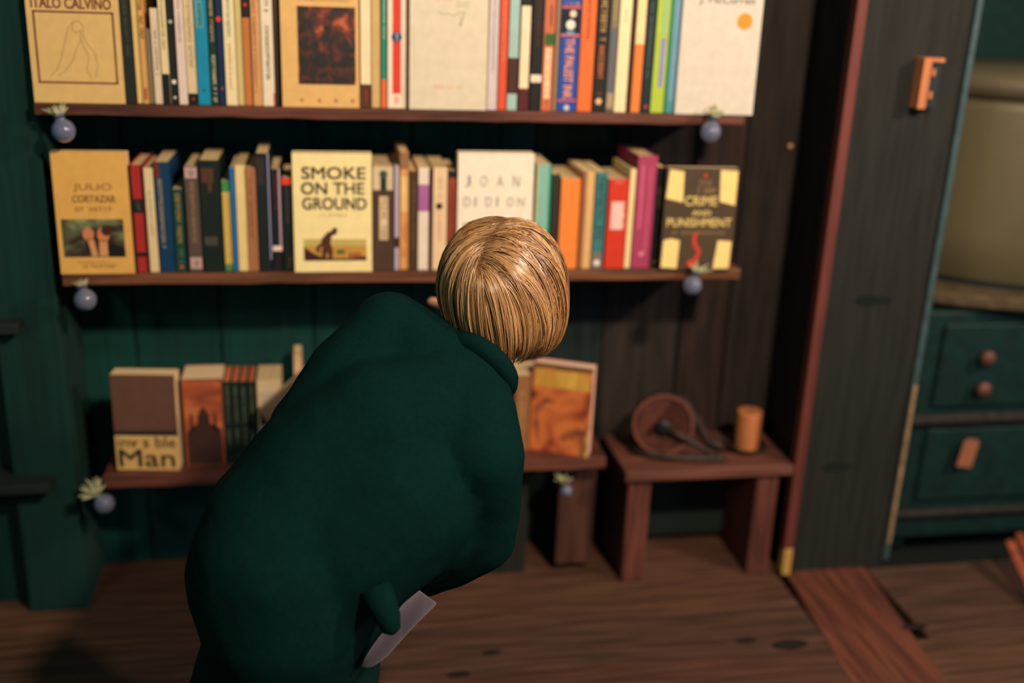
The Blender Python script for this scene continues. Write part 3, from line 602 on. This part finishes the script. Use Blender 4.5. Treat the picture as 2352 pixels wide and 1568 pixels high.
mb = MB(); mb.tube([(-.062, .01, .008), (-.03, -.02, .007), (.01, -.035, .006), (.06, -.045, .006), (.10, -.048, .006), (.122, -.052, .008)], [.006, .008, .008, .009, .010, .008], IR, 10); mb.build('base_bar', t, smooth=True)
# candle on dish
c = onY(1722, 990, .06); dx, dy = c.x, .075
t = empty('candle_dish', (dx, dy, BZ), 'dark round metal dish under the amber candle', 'dish')
mb = MB(); mb.lathe([(0, .0), (.030, .0), (.042, .008), (.045, .014), (.042, .014), (.030, .005), (0, .004)], (0, 0, 0), mat('dark_bronze', (58, 50, 42), .45, metal=.5), 36); mb.build('pan', t, smooth=True)
mb = MB(); mb.tube([(.03 * math.cos(a) * .5 - .056, .0, .012 + .012 * math.sin(a)) for a in [k * PI / 8 for k in range(16)]], .002, mat('dark_bronze', (58, 50, 42), .45, metal=.5), 8, closed=True); mb.build('handle', t, smooth=True)
t = empty('pillar_candle', (dx + .002, dy, BZ + .0045), 'amber pillar candle standing on the dark dish by the post', 'candle')
wax = mat('amber_wax', (196, 124, 76), .45, var=.08, scale=20); wax.node_tree.nodes['Principled BSDF'].inputs['Subsurface Weight'].default_value = .25
wax.node_tree.nodes['Principled BSDF'].inputs['Subsurface Radius'].default_value = (.01, .004, .002)
mb = MB(); mb.lathe([(0, 0), (.025, 0), (.0255, .002), (.0255, .078), (.0245, .082), (.018, .079), (0, .076)], (0, 0, 0), wax, 36); mb.build('wax', t, smooth=True)
mb = MB(); mb.tube([(0, 0, .076), (.001, 0, .082), (.003, 0, .087)], .001, mat('black_wick', (16, 16, 16), .9), 6); mb.build('wick', t)

# wooden latch box on the board
a = onY(2080, 258, -.0); 
t = empty('wooden_switch_box', (1.07, -.001, .972), 'small pale wooden block switch fixed to the dark board', 'switch')
PW = wood((206, 130, 84), 'z', .2, .5)
mb = MB(); mb.box((0, -.030, 0), (.016, .001, .090), PW); mb.box((.016, -.030, .083), (.040, .001, .090), PW); mb.build('housing', t, bevel=.001)
mb = MB(); mb.box((.016, -.022, .002), (.040, .001, .083), mat('dark_metal_plate', (36, 46, 46), .4)); mb.build('plate', t, bevel=.001)
for z in (.058, .018):
    mb = MB(); mb.box((.020, -.028, z), (.027, -.021, z + .013), PW); mb.build('toggle', t, bevel=.001)
c = onY(1817, 336, BACK - .01)
mb = MB(); mb.lathe([(0, 0), (.004, 0), (.005, .003), (0, .006)], (0, 0, 0), mat('brass_pin', (200, 150, 110), .4), 14, Matrix.Rotation(PI/2, 3, 'X'))
tag(mb.build('brass_tack', loc=(c.x, BACK - .0045, c.z)), 'single pale tack in the brown back wall of the alcove', 'tack')

# ------------------------------------------------------------------ stove and drum at the right
IRON = mat('black_cast_iron', (8, 40, 38), .6, bump=.2, var=.3, scale=30, metal=0)
MOLD = mat('brown_black_iron', (48, 46, 42), .55, var=.3)
t = empty('iron_stove', (1.2, .06, 0), 'black cast-iron stove with knobs and mouldings at the right edge', 'stove')
mb = MB(); mb.box((.0, 0, .03), (.75, .42, .555), IRON); mb.build('body', t, bevel=.006)
for z, hh, dd in ((.310, .018, .02), (.088, .014, .016)):
    mb = MB(); mb.box((.01, -dd, z), (.75, .0, z + hh), MOLD); mb.build('moulding', t, bevel=.004)
mb = MB(); mb.box((.06, -.010, .125), (.70, .0, .295), IRON); mb.build('lower_door', t, bevel=.005)
mb = MB(); mb.box((.06, -.010, .345), (.70, .0, .53), IRON); mb.build('upper_door', t, bevel=.005)
mb = MB(); mb.lathe([(0, .0), (.40, .0), (.41, .006), (.41, .02), (.39, .028), (.0, .028)], (.34, .20, .562), mat('stove_rim_iron', (84, 72, 54), .5, var=.3), 64, Matrix.Scale(.62, 3, Vector((0, 1, 0)))); mb.build('top_plate', t)
for px, py in ((2262, 818), (2253, 890)):
    c = onY(px, py, .04)
    mb = MB(); mb.lathe([(0, 0), (.006, 0), (.006, .014), (.015, .018), (.016, .026), (.010, .032), (0, .033)], (c.x - 1.2, -.008, c.z), mat('worn_knob', (110, 72, 62), .4, var=.3), 20, Matrix.Rotation(PI/2, 3, 'X')); mb.build('knob', t, smooth=True)
for x in (.03, .70):
    mb = MB(); mb.box((x, .02, 0), (x + .04, .06, .03), IRON); mb.build('foot', t, bevel=.003)
c = onY(2222, 1040, .03)
t = empty('hanging_tag', (c.x, .028, c.z), 'brown paper tag hanging from the stove knob', 'tag', rot=(0, math.radians(8), 0))
mb = MB(); mb.poly([(-.018, -.032), (.018, -.032), (.018, .026), (.010, .034), (-.010, .034), (-.018, .026)], 0, .001, paper((150, 96, 72))); mb.build('card', t)
mb = MB(); mb.tube([(0, -.001, .030), (.004, -.006, .05), (.012, -.004, .075), (.016, -.003, .088)], .0008, WIRE, 6); mb.build('string', t)
# drum
OL = mat('olive_enamel', (96, 90, 66), .4, bump=.02, var=.12, scale=6)
cen = Vector((1.59, .40, .592)); Rb = .375
t = empty('enamel_drum', cen, 'large olive enamel drum standing on the black iron stove', 'drum')
SC = Matrix.Scale(.92, 3, Vector((0, 1, 0)))
mb = MB(); mb.lathe([(0, 0), (Rb * .97, 0), (Rb, .012), (Rb, .10), (Rb * .985, .36), (Rb * .975, .385), (0, .385)], (0, 0, 0), OL, 72, SC); mb.build('shell', t, smooth=True)
mb = MB(); mb.lathe([(Rb * .97, .385), (Rb * 1.0, .385), (Rb * 1.0, .420), (Rb * .96, .432), (0, .436)], (0, 0, 0), mat('dark_olive_lid', (92, 84, 66), .5), 72, SC); mb.build('lid', t, smooth=True)
mb = MB(); mb.lathe([(Rb * .98, .0), (Rb * 1.012, .0), (Rb * 1.012, .010), (Rb * .98, .010)], (0, 0, -.002), mat('black_band', (20, 30, 28), .5), 72, SC); mb.build('bottom_band', t)
# firewood sticks at the lower right edge
for i, (p0, p1, lab) in enumerate((((2318, 1243), (2400, 1330), 'lower split reddish log at the right edge, by the stove'), ((2340, 1228), (2425, 1300), 'upper split reddish log at the right edge, by the stove'))):
    a, b = onY(p0[0], p0[1], -.06), onY(p1[0], p1[1], -.20)
    a.z = max(a.z, .035 + .022 * i); b.z = .013 + .024 * i
    mb = MB(); mb.tube([a, a.lerp(b, .5), b], [.010, .011, .010], wood((176, 92, 68), 'x', .3), 5)
    tag(mb.build('firewood_stick', bevel=.001), lab, 'firewood')

# ------------------------------------------------------------------ person
def S(px, py, t, rpx): return (P(px, py, t), rpx * t / FPX)
def fill(chain, step=.3):
    out = []
    for (a, ra), (b, rb) in zip(chain, chain[1:]):
        d = (b - a).length; n = max(1, int(d / (min(ra, rb) * step)))
        for i in range(n): k = i / n; out.append((a.lerp(b, k), ra + (rb - ra) * k))
    out.append(chain[-1]); return out
def blob(name, balls, mt, voxel, parent, smooth=6, displace=0.0):
    bm = bmesh.new()
    for c, r in balls:
        sc = r if isinstance(r, (tuple, list)) else None
        mtx = Matrix.Translation(c) @ (Matrix.Diagonal((*sc, 1)) if sc else Matrix.Scale(r, 4))
        bmesh.ops.create_icosphere(bm, subdivisions=3 if (max(sc) if sc else r) > .02 else 2, radius=1, matrix=mtx)
    me = bpy.data.meshes.new(name); bm.to_mesh(me); bm.free(); me.materials.append(mt)
    o = bpy.data.objects.new(name, me); COL.objects.link(o)
    m1 = o.modifiers.new('remesh', 'REMESH'); m1.mode = 'VOXEL'; m1.voxel_size = voxel; m1.use_smooth_shade = True
    m2 = o.modifiers.new('smooth', 'SMOOTH'); m2.iterations = smooth; m2.factor = .6
    if displace:
        tx = bpy.data.textures.new('cloth_folds', 'CLOUDS'); tx.noise_scale = .09; tx.noise_depth = 2
        m3 = o.modifiers.new('folds', 'DISPLACE'); m3.texture = tx; m3.strength = displace; m3.texture_coords = 'GLOBAL'; m3.mid_level = .5
    dg = bpy.context.evaluated_depsgraph_get(); dg.update()
    me2 = bpy.data.meshes.new_from_object(o.evaluated_get(dg)); o.modifiers.clear(); o.data = me2
    me2.polygons.foreach_set('use_smooth', [True] * len(me2.polygons))
    if parent: o.parent = parent; o.matrix_parent_inverse = Matrix.Identity(4); o.location = -parent.location
    return o
SKIN = mat('skin', (214, 160, 132), .5, var=.05, scale=30)
SKIN.node_tree.nodes['Principled BSDF'].inputs['Subsurface Weight'].default_value = .1
SKIN.node_tree.nodes['Principled BSDF'].inputs['Subsurface Radius'].default_value = (.012, .005, .003)
KNIT = mat('black_knit', (6, 33, 32), .95, bump=.1, var=.1, scale=160, spec=.03)
TROU = mat('black_trousers', (3, 30, 28), .95, bump=.3, scale=300, spec=.1)
who = empty('person', (.0, -.62, 0.0), 'crouching blonde person in a black sweater, back turned, browsing the shelves', 'person')

Hc = P(1154, 662, 1.50)
v = (Hc - Vector(CAM)).normalized(); rt = Vector(_R[:, 0]); up = Vector(_R[:, 1]); tw = -v
rt = (rt - v * rt.dot(v)).normalized(); up = (up - v * up.dot(v)).normalized()
sdir = (up * .96 + rt * .22).normalized(); al = math.radians(33)
hf = (v * math.cos(al) + sdir * math.sin(al)).normalized(); hu = (-v * math.sin(al) + sdir * math.cos(al)).normalized(); hr = hf.cross(hu)
def hp(r_, u_, f_): return Hc + hr * r_ + hu * u_ + hf * f_
neckB = P(1085, 860, 1.44)
Kr = onY(1010, 1120, -.36); Kl = onY(820, 1050, -.34)
Kr = Vector((.04, -.36, .40)); Kl = Vector((-.08, -.36, .36))
Fr = Vector((.0, -.66, .06)); Fl = Vector((-.18, -.62, .06))
hipR = P(730, 1390, 1.40); hipL = P(590, 1300, 1.42)
chest = P(960, 980, 1.42); belly = P(800, 1150, 1.38); pelv = P(660, 1330, 1.36)
shL = P(890, 770, 1.46); shR = P(1104, 1045, 1.42)
elR = P(1104, 1225, 1.45); wrR = P(940, 1305, 1.52); haR = P(860, 1320, 1.60)
elL = P(925, 830, 1.66); wrL = P(1050, 745, 1.76)
# left hand resting on the shelf edge, right hand in front of the belly
def hand(wr, palm_dir, side_dir, curl_dir, L=.165, thumb=None):
    out = []; pd = palm_dir.normalized(); sd = (side_dir - pd * side_dir.dot(pd)).normalized(); cdv = curl_dir.normalized()
    pc = wr + pd * L * .28
    for k in range(5):
        for j in (-1.5, -.5, .5, 1.5):
            out.append((wr + pd * L * (.08 + .1 * k) + sd * j * .015 * (.75 + .08 * k), .0115))
    for j, ln in zip((-1.5, -.5, .5, 1.5), (.34, .43, .46, .42)):
        b = wr + pd * L * .50 + sd * j * .0185
        p1 = b + (pd * .9 + cdv * .35).normalized() * L * ln * .45
        p2 = p1 + (pd * .5 + cdv * .8).normalized() * L * ln * .32
        p3 = p2 + (pd * .2 + cdv * 1).normalized() * L * ln * .26
        out += fill([(b, .009), (p1, .0085), (p2, .0078), (p3, .0068)], .35)
    tb = wr + pd * L * .14 - sd * .024 if thumb is None else wr + pd * L * .14 + (thumb - wr).normalized() * .022
    te = thumb if thumb else tb + (pd * .6 - sd * .8).normalized() * .058
    out += fill([(tb, .013), (tb.lerp(te, .5) + cdv * .003, .0105), (te, .0078)], .3)
    return out
thumbtip = P(990, 692, 1.80)
handL = hand(wrL, P(1082, 668, 1.80) - wrL, rt, v * .8 + up * .3, .150, thumbtip)
handR = hand(wrR, haR - wrR, up, v)
# bare body, one continuous surface
head = []
head += [(hp(0, .006, -.004), .074), (hp(0, -.004, .022), .070), (hp(0, .014, .0), .073), (hp(0, -.045, .055), .050), (hp(0, -.085, .072), .026), (hp(.022, -.07, .06), .030), (hp(-.022, -.07, .06), .030)]
head += [(hp(0, .022, .052), .045), (hp(.032, -.022, .078), .026), (hp(-.032, -.022, .078), .026)]                # brow, cheeks
head += [(hp(0, -.012, .098), .011), (hp(0, -.024, .106), .011), (hp(0, -.034, .109), .0125), (hp(.010, -.036, .100), .009), (hp(-.010, -.036, .100), .009)]   # nose
head += [(hp(.012, -.060, .095), .0085), (hp(0, -.060, .099), .0085), (hp(-.012, -.060, .095), .0085), (hp(0, -.069, .096), .0085)]   # lips
for sgn in (-1, 1): head += fill([(hp(sgn * .078, .012, -.002), .010), (hp(sgn * .082, .0, -.006), .012), (hp(sgn * .078, -.022, 0), .009)], .4)
neck = fill([(hp(0, -.05, -.01), .048), (P(1110, 800, 1.48), .048), (neckB, .044)], .3)
torso = fill([(neckB, .040), (P(1010, 950, 1.42), .070), (P(870, 1040, 1.42), .085), (P(740, 1180, 1.42), .085), (P(680, 1310, 1.42), .095)], .25)
torso += fill([(shL, .040), (P(1000, 900, 1.46), .055), (shR, .040)], .25)
armR = fill([(shR, .034), (elR, .034), (wrR, .024)], .3); armL = fill([(shL, .042), (elL, .034), (wrL, .023)], .3)
legR = fill([(hipR, .07), (Kr, .052), (Fr, .036), (Fr + Vector((.02, .09, -.03)), .028), (Fr + Vector((.03, .15, -.035)), .022)], .3)
legL = fill([(hipL, .07), (Kl, .052), (Fl, .036), (Fl + Vector((-.0, .09, -.03)), .028), (Fl + Vector((.0, .15, -.035)), .022)], .3)
torso += [(hipR, .075), (hipL, .075)]
body = blob('body', head + neck + torso + armR + armL + legR + legL + handL + handR, SKIN, .0042, who, smooth=3)
# eyes, lips as face features
mb = MB()
for sgn in (-1, 1):
    e = hp(sgn * .031, .002, .088)
    bm_v = []; 
    mb.lathe([(0, -.011), (.008, -.008), (.011, 0), (.008, .008), (0, .011)], e, mat('eye_white', (230, 225, 215), .2), 14)
    mb.lathe([(0, -.005), (.0045, -.002), (.0045, .002), (0, .005)], e + hf * .008, mat('iris', (60, 80, 90), .2), 12)
o = mb.build('eyes', who, smooth=True); o.location = -who.location
mb = MB()
for sgn in (-1, 1):
    mb.tube([hp(sgn * .046, .020, .094), hp(sgn * .034, .026, .102), hp(sgn * .018, .021, .106)], [.002, .003, .002], mat('brow_hair', (130, 90, 54), .8), 6)
mb.tube([hp(.020, -.063, .096), hp(0, -.064, .106), hp(-.020, -.063, .096)], [.002, .0045, .002], mat('lips', (176, 96, 88), .5), 8)
o = mb.build('brows_and_lips', who, smooth=True); o.location = -who.location

# sweater
sw = fill([S(1075, 868, 1.44, 88), S(1010, 950, 1.42, 145), S(870, 1000, 1.40, 180), S(740, 1090, 1.38, 172), S(660, 1205, 1.37, 188), S(640, 1315, 1.36, 208), S(655, 1420, 1.36, 190), S(640, 1530, 1.38, 158)], .22)
sw += fill([S(1110, 870, 1.46, 72), S(1085, 905, 1.44, 92)], .25)
sw += fill([S(893, 768, 1.46, 98), S(806, 872, 1.43, 104), S(726, 985, 1.41, 104)], .25)
sw += fill([S(893, 768, 1.46, 98), S(1010, 840, 1.45, 95)], .25)
sw += fill([S(1080, 960, 1.40, 108), S(1104, 1046, 1.38, 105), S(1110, 1140, 1.42, 92), S(1104, 1230, 1.45, 84), S(1030, 1290, 1.47, 66), S(978, 1322, 1.48, 50)], .22)
sw += fill([S(900, 1130, 1.40, 210), S(800, 1240, 1.38, 190), S(770, 1340, 1.38, 150)], .25)
sw += fill([S(1000, 1180, 1.44, 140), S(930, 1250, 1.46, 120), S(880, 1300, 1.46, 90)], .25)
sw += fill([S(830, 1330, 1.38, 110), S(832, 1400, 1.38, 74), S(794, 1470, 1.38, 60), S(740, 1520, 1.38, 90)], .25)
sw += fill([S(893, 768, 1.47, 94), (elL, .052), (wrL - (wrL - elL) * .1, .034)], .25)
blob('sweater', sw, KNIT, .0065, who, smooth=8, displace=.010)
# loose belt end falling over the paper
mb = MB()
bp = [P(862, 1350, 1.30), P(876, 1385, 1.295), P(892, 1420, 1.29), P(900, 1448, 1.288), P(902, 1456, 1.288)]
mb.tube(bp, [.020, .019, .0155, .011, .004], KNIT, 14)
o = mb.build('belt_end', who, smooth=True); o.location = -who.location
# collar roll
mb = MB(); cc = P(1100, 842, 1.452); ax = (P(1128, 800, 1.47) - P(1075, 868, 1.44)).normalized(); e1 = ax.cross(Vector((0, 0, 1))).normalized(); e2 = ax.cross(e1)
mb.tube([cc + e1 * .046 * math.cos(a) + e2 * .046 * math.sin(a) for a in [k * PI / 14 for k in range(28)]], .015, KNIT, 10, closed=True)
o = mb.build('collar', who, smooth=True); o.location = -who.location
# trousers and shoes
tr = fill([(hipR, .085), (Kr, .066), (Fr + Vector((0, 0, .06)), .048)], .25) + fill([(hipL, .085), (Kl, .066), (Fl + Vector((0, 0, .06)), .048)], .25)
tr += [(P(660, 1350, 1.42), .10)]
blob('trousers', tr, TROU, .007, who, smooth=6, displace=.008)
for F in (Fr, Fl):
    o = blob('shoe', fill([(F + Vector((0, -.03, -.022)), .036), (F + Vector((.01, .06, -.026)), .034), (F + Vector((.015, .13, -.03)), .030), (F + Vector((.018, .165, -.034)), .024)], .3), mat('black_leather', (18, 26, 26), .35), .005, who, smooth=3)

# curled sheet of paper held low on the right side
def sheet():
    L_ = [(950, 1344), (925, 1368), (902, 1395), (880, 1425), (862, 1455), (842, 1485), (820, 1512), (800, 1532)]
    Rr = [(1006, 1385), (985, 1405), (962, 1427), (940, 1450), (920, 1472), (900, 1495), (880, 1516), (850, 1534)]
    n = 12; vs = []; fs = []
    for i, (l, r) in enumerate(zip(L_, Rr)):
        for j in range(n + 1):
            k = j / n * 1.4 - .4                                  # runs on under the arm on the left
            px = l[0] + (r[0] - l[0]) * k; py = l[1] + (r[1] - l[1]) * k
            tt = 1.355 + .025 * math.cos(k * PI * .8 - .2) - .006 * i / 7
            if i == 7: tt += .012
            vs.append(P(px, py, tt))
    m = n + 1
    for i in range(len(L_) - 1):
        for j in range(n): fs.append((i*m+j, i*m+j+1, (i+1)*m+j+1, (i+1)*m+j))
    o0 = vs[6]; mb = MB(); mb.add([v_ - o0 for v_ in vs], fs, mat('pale_paper', (122, 114, 130), .6, var=.05))
    o = mb.build('paper_sheet', loc=o0, smooth=True)
    so = o.modifiers.new('thickness', 'SOLIDIFY'); so.thickness = .0012; so.offset = 0
    ss = o.modifiers.new('soft', 'SUBSURF'); ss.levels = 1; ss.render_levels = 2
    return tag(o, 'curled pale sheet of paper held low at the crouching person\'s right side', 'paper')
sheet()

# ------------------------------------------------------------------ hair
HAIR = bpy.data.materials.new('blonde_hair'); HAIR.use_nodes = True
nt = HAIR.node_tree; b = nt.nodes['Principled BSDF']; at = nt.nodes.new('ShaderNodeVertexColor'); at.layer_name = 'tint'
nt.links.new(at.outputs['Color'], b.inputs['Base Color']); b.inputs['Roughness'].default_value = .30; b.inputs['Specular IOR Level'].default_value = .9
def shell(d):
    """distance of the hair surface from the head centre along direction d=(right,up,towards)"""
    x, y, z = d; k = 1470.0 / 1.0
    a = .0875
    bu = .103 if y > 0 else .119
    c = .096
    sx = x - (-y * .10 if y < 0 else 0)                         # lower part swings to the right
    return 1.0 / math.sqrt((sx / a) ** 2 + (y / bu) ** 2 + (z / c) ** 2)
def hdir(a): a = Vector(a); return a.normalized()
PART = [hdir(p) for p in ((-.31, .14, .94), (-.36, .36, .86), (-.24, .66, .70), (-.02, .90, .42), (.06, .99, .05), (.08, .92, -.38))]
def part_at(s):
    s = max(0, min(.999, s)) * (len(PART) - 1); i = int(s); return PART[i].slerp(PART[i+1], s - i) if False else (PART[i].lerp(PART[i+1], s - i)).normalized()
def make_hair():
    rnd = random.Random(42); mb_v = []; mb_f = []; cols = []
    base = Vector(L3((156, 110, 64))[:3]); light = Vector(L3((232, 194, 140))[:3]); dark = Vector(L3((70, 42, 26))[:3])
    guides = []
    NG = 300
    for g in range(NG):
        sg = 1 if g % 2 else -1
        s = rnd.random() ** 1.15
        phi = sg * max(2, min(158, 22 + s * 120 + rnd.uniform(-26, 26) - 20 * max(0, .25 - s) * 4))
        root = part_at(s)
        ph = math.radians(phi); el = -math.radians(rnd.uniform(62, 76) - 20 * abs(phi) / 150 - (4 if phi < 0 else 0))
        tip = Vector((math.sin(ph) * math.cos(el), math.sin(el), math.cos(ph) * math.cos(el))).normalized()
        hor = Vector((math.sin(ph), 0, math.cos(ph)))
        mid = (root * .55 + hor * 1.0 + Vector((0, .28, 0))).normalized()
        el2 = -math.radians(30)
        mid2 = Vector((math.sin(ph) * math.cos(el2), math.sin(el2), math.cos(ph) * math.cos(el2))).normalized()
        guides.append((root, mid, mid2, tip, rnd.uniform(-.05, .045), rnd.random(), phi))
    def pos(root, mid, mid2, tip, k, off):
        a = (1-k)**3; b_ = 3*k*(1-k)**2; c_ = 3*k*k*(1-k); d_ = k**3
        d = (root * a + mid * b_ * 1.0 + mid2 * c_ + tip * d_).normalized()
        r = shell(d) * (1 + off)
        return Hc + (rt * d.x + up * d.y + tw * d.z) * r
    for gi, (root, mid, mid2, tip, lay, gc, phi) in enumerate(guides):
        ns = 22
        for q_ in range(ns):
            j = lambda s_: Vector((rnd.gauss(0, s_), rnd.gauss(0, s_), rnd.gauss(0, s_)))
            r2 = (root + j(.020) + Vector((.02 if phi > 0 else -.02, 0, 0))).normalized(); m2 = (mid + j(.045)).normalized(); m3 = (mid2 + j(.028)).normalized(); t2 = (tip + j(.012)).normalized()
            l0 = lay + rnd.gauss(0, .012); n = 15; pts = []
            kend = rnd.uniform(.9, 1.0)
            for i in range(n + 1):
                k = i / n * kend
                off = -.045 * (1 - min(1, k * 5)) + l0 * min(1, k * 2.5) * (1 - .5 * k) + .03 * math.sin(k * PI) * (1 if gc > .5 else .3)
                if k > .85: off -= (k - .85) * .5
                pts.append(pos(r2, m2, m3, t2, k, off))
            w0 = rnd.uniform(.0004, .00072)
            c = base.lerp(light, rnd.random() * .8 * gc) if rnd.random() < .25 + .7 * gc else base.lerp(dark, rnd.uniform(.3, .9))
            o0 = len(mb_v); nr = 3
            for i, p in enumerate(pts):
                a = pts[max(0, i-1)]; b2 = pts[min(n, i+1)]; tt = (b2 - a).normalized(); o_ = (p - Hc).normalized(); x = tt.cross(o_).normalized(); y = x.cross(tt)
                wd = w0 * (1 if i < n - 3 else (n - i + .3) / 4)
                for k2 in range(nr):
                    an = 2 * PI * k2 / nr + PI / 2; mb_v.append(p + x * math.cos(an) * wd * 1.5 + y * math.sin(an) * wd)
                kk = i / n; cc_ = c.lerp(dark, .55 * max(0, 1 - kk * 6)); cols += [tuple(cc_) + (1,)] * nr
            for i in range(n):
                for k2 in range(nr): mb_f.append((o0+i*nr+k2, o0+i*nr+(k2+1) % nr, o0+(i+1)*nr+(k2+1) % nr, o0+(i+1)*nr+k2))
    me = bpy.data.meshes.new('hair'); me.from_pydata(mb_v, [], mb_f); me.update(); me.materials.append(HAIR)
    ca = me.color_attributes.new('tint', 'FLOAT_COLOR', 'POINT'); ca.data.foreach_set('color', [x for c in cols for x in c])
    me.polygons.foreach_set('use_smooth', [True] * len(me.polygons))
    o = bpy.data.objects.new('hair', me); COL.objects.link(o); o.parent = who; o.location = -who.location
    o['label'] = 'short blonde bob with a side parting'
    # underlayer hugging the skull
    vs = []; fs = []; nu, nv = 48, 30
    for i in range(nv + 1):
        th = PI * .83 * i / nv
        for j2 in range(nu):
            ph = 2*PI*j2/nu; d = Vector((math.sin(th) * math.sin(ph), math.cos(th), math.sin(th) * math.cos(ph)))
            r = shell(d) * (.955 if th < PI * .7 else .955 - (th - PI*.7) * .12)
            if d.z < -.35 and d.y < .35: r *= .80
            vs.append(Hc + (rt * d.x + up * d.y + tw * d.z) * r)
    for i in range(nv):
        for j2 in range(nu): fs.append((i*nu+j2, i*nu+(j2+1) % nu, (i+1)*nu+(j2+1) % nu, (i+1)*nu+j2))
    mu = MB(); mu.add(vs, fs, mat('hair_underlayer', (104, 66, 34), .6, bump=.3, scale=90)); u = mu.build('hair_underlayer', o, smooth=True)
make_hair()
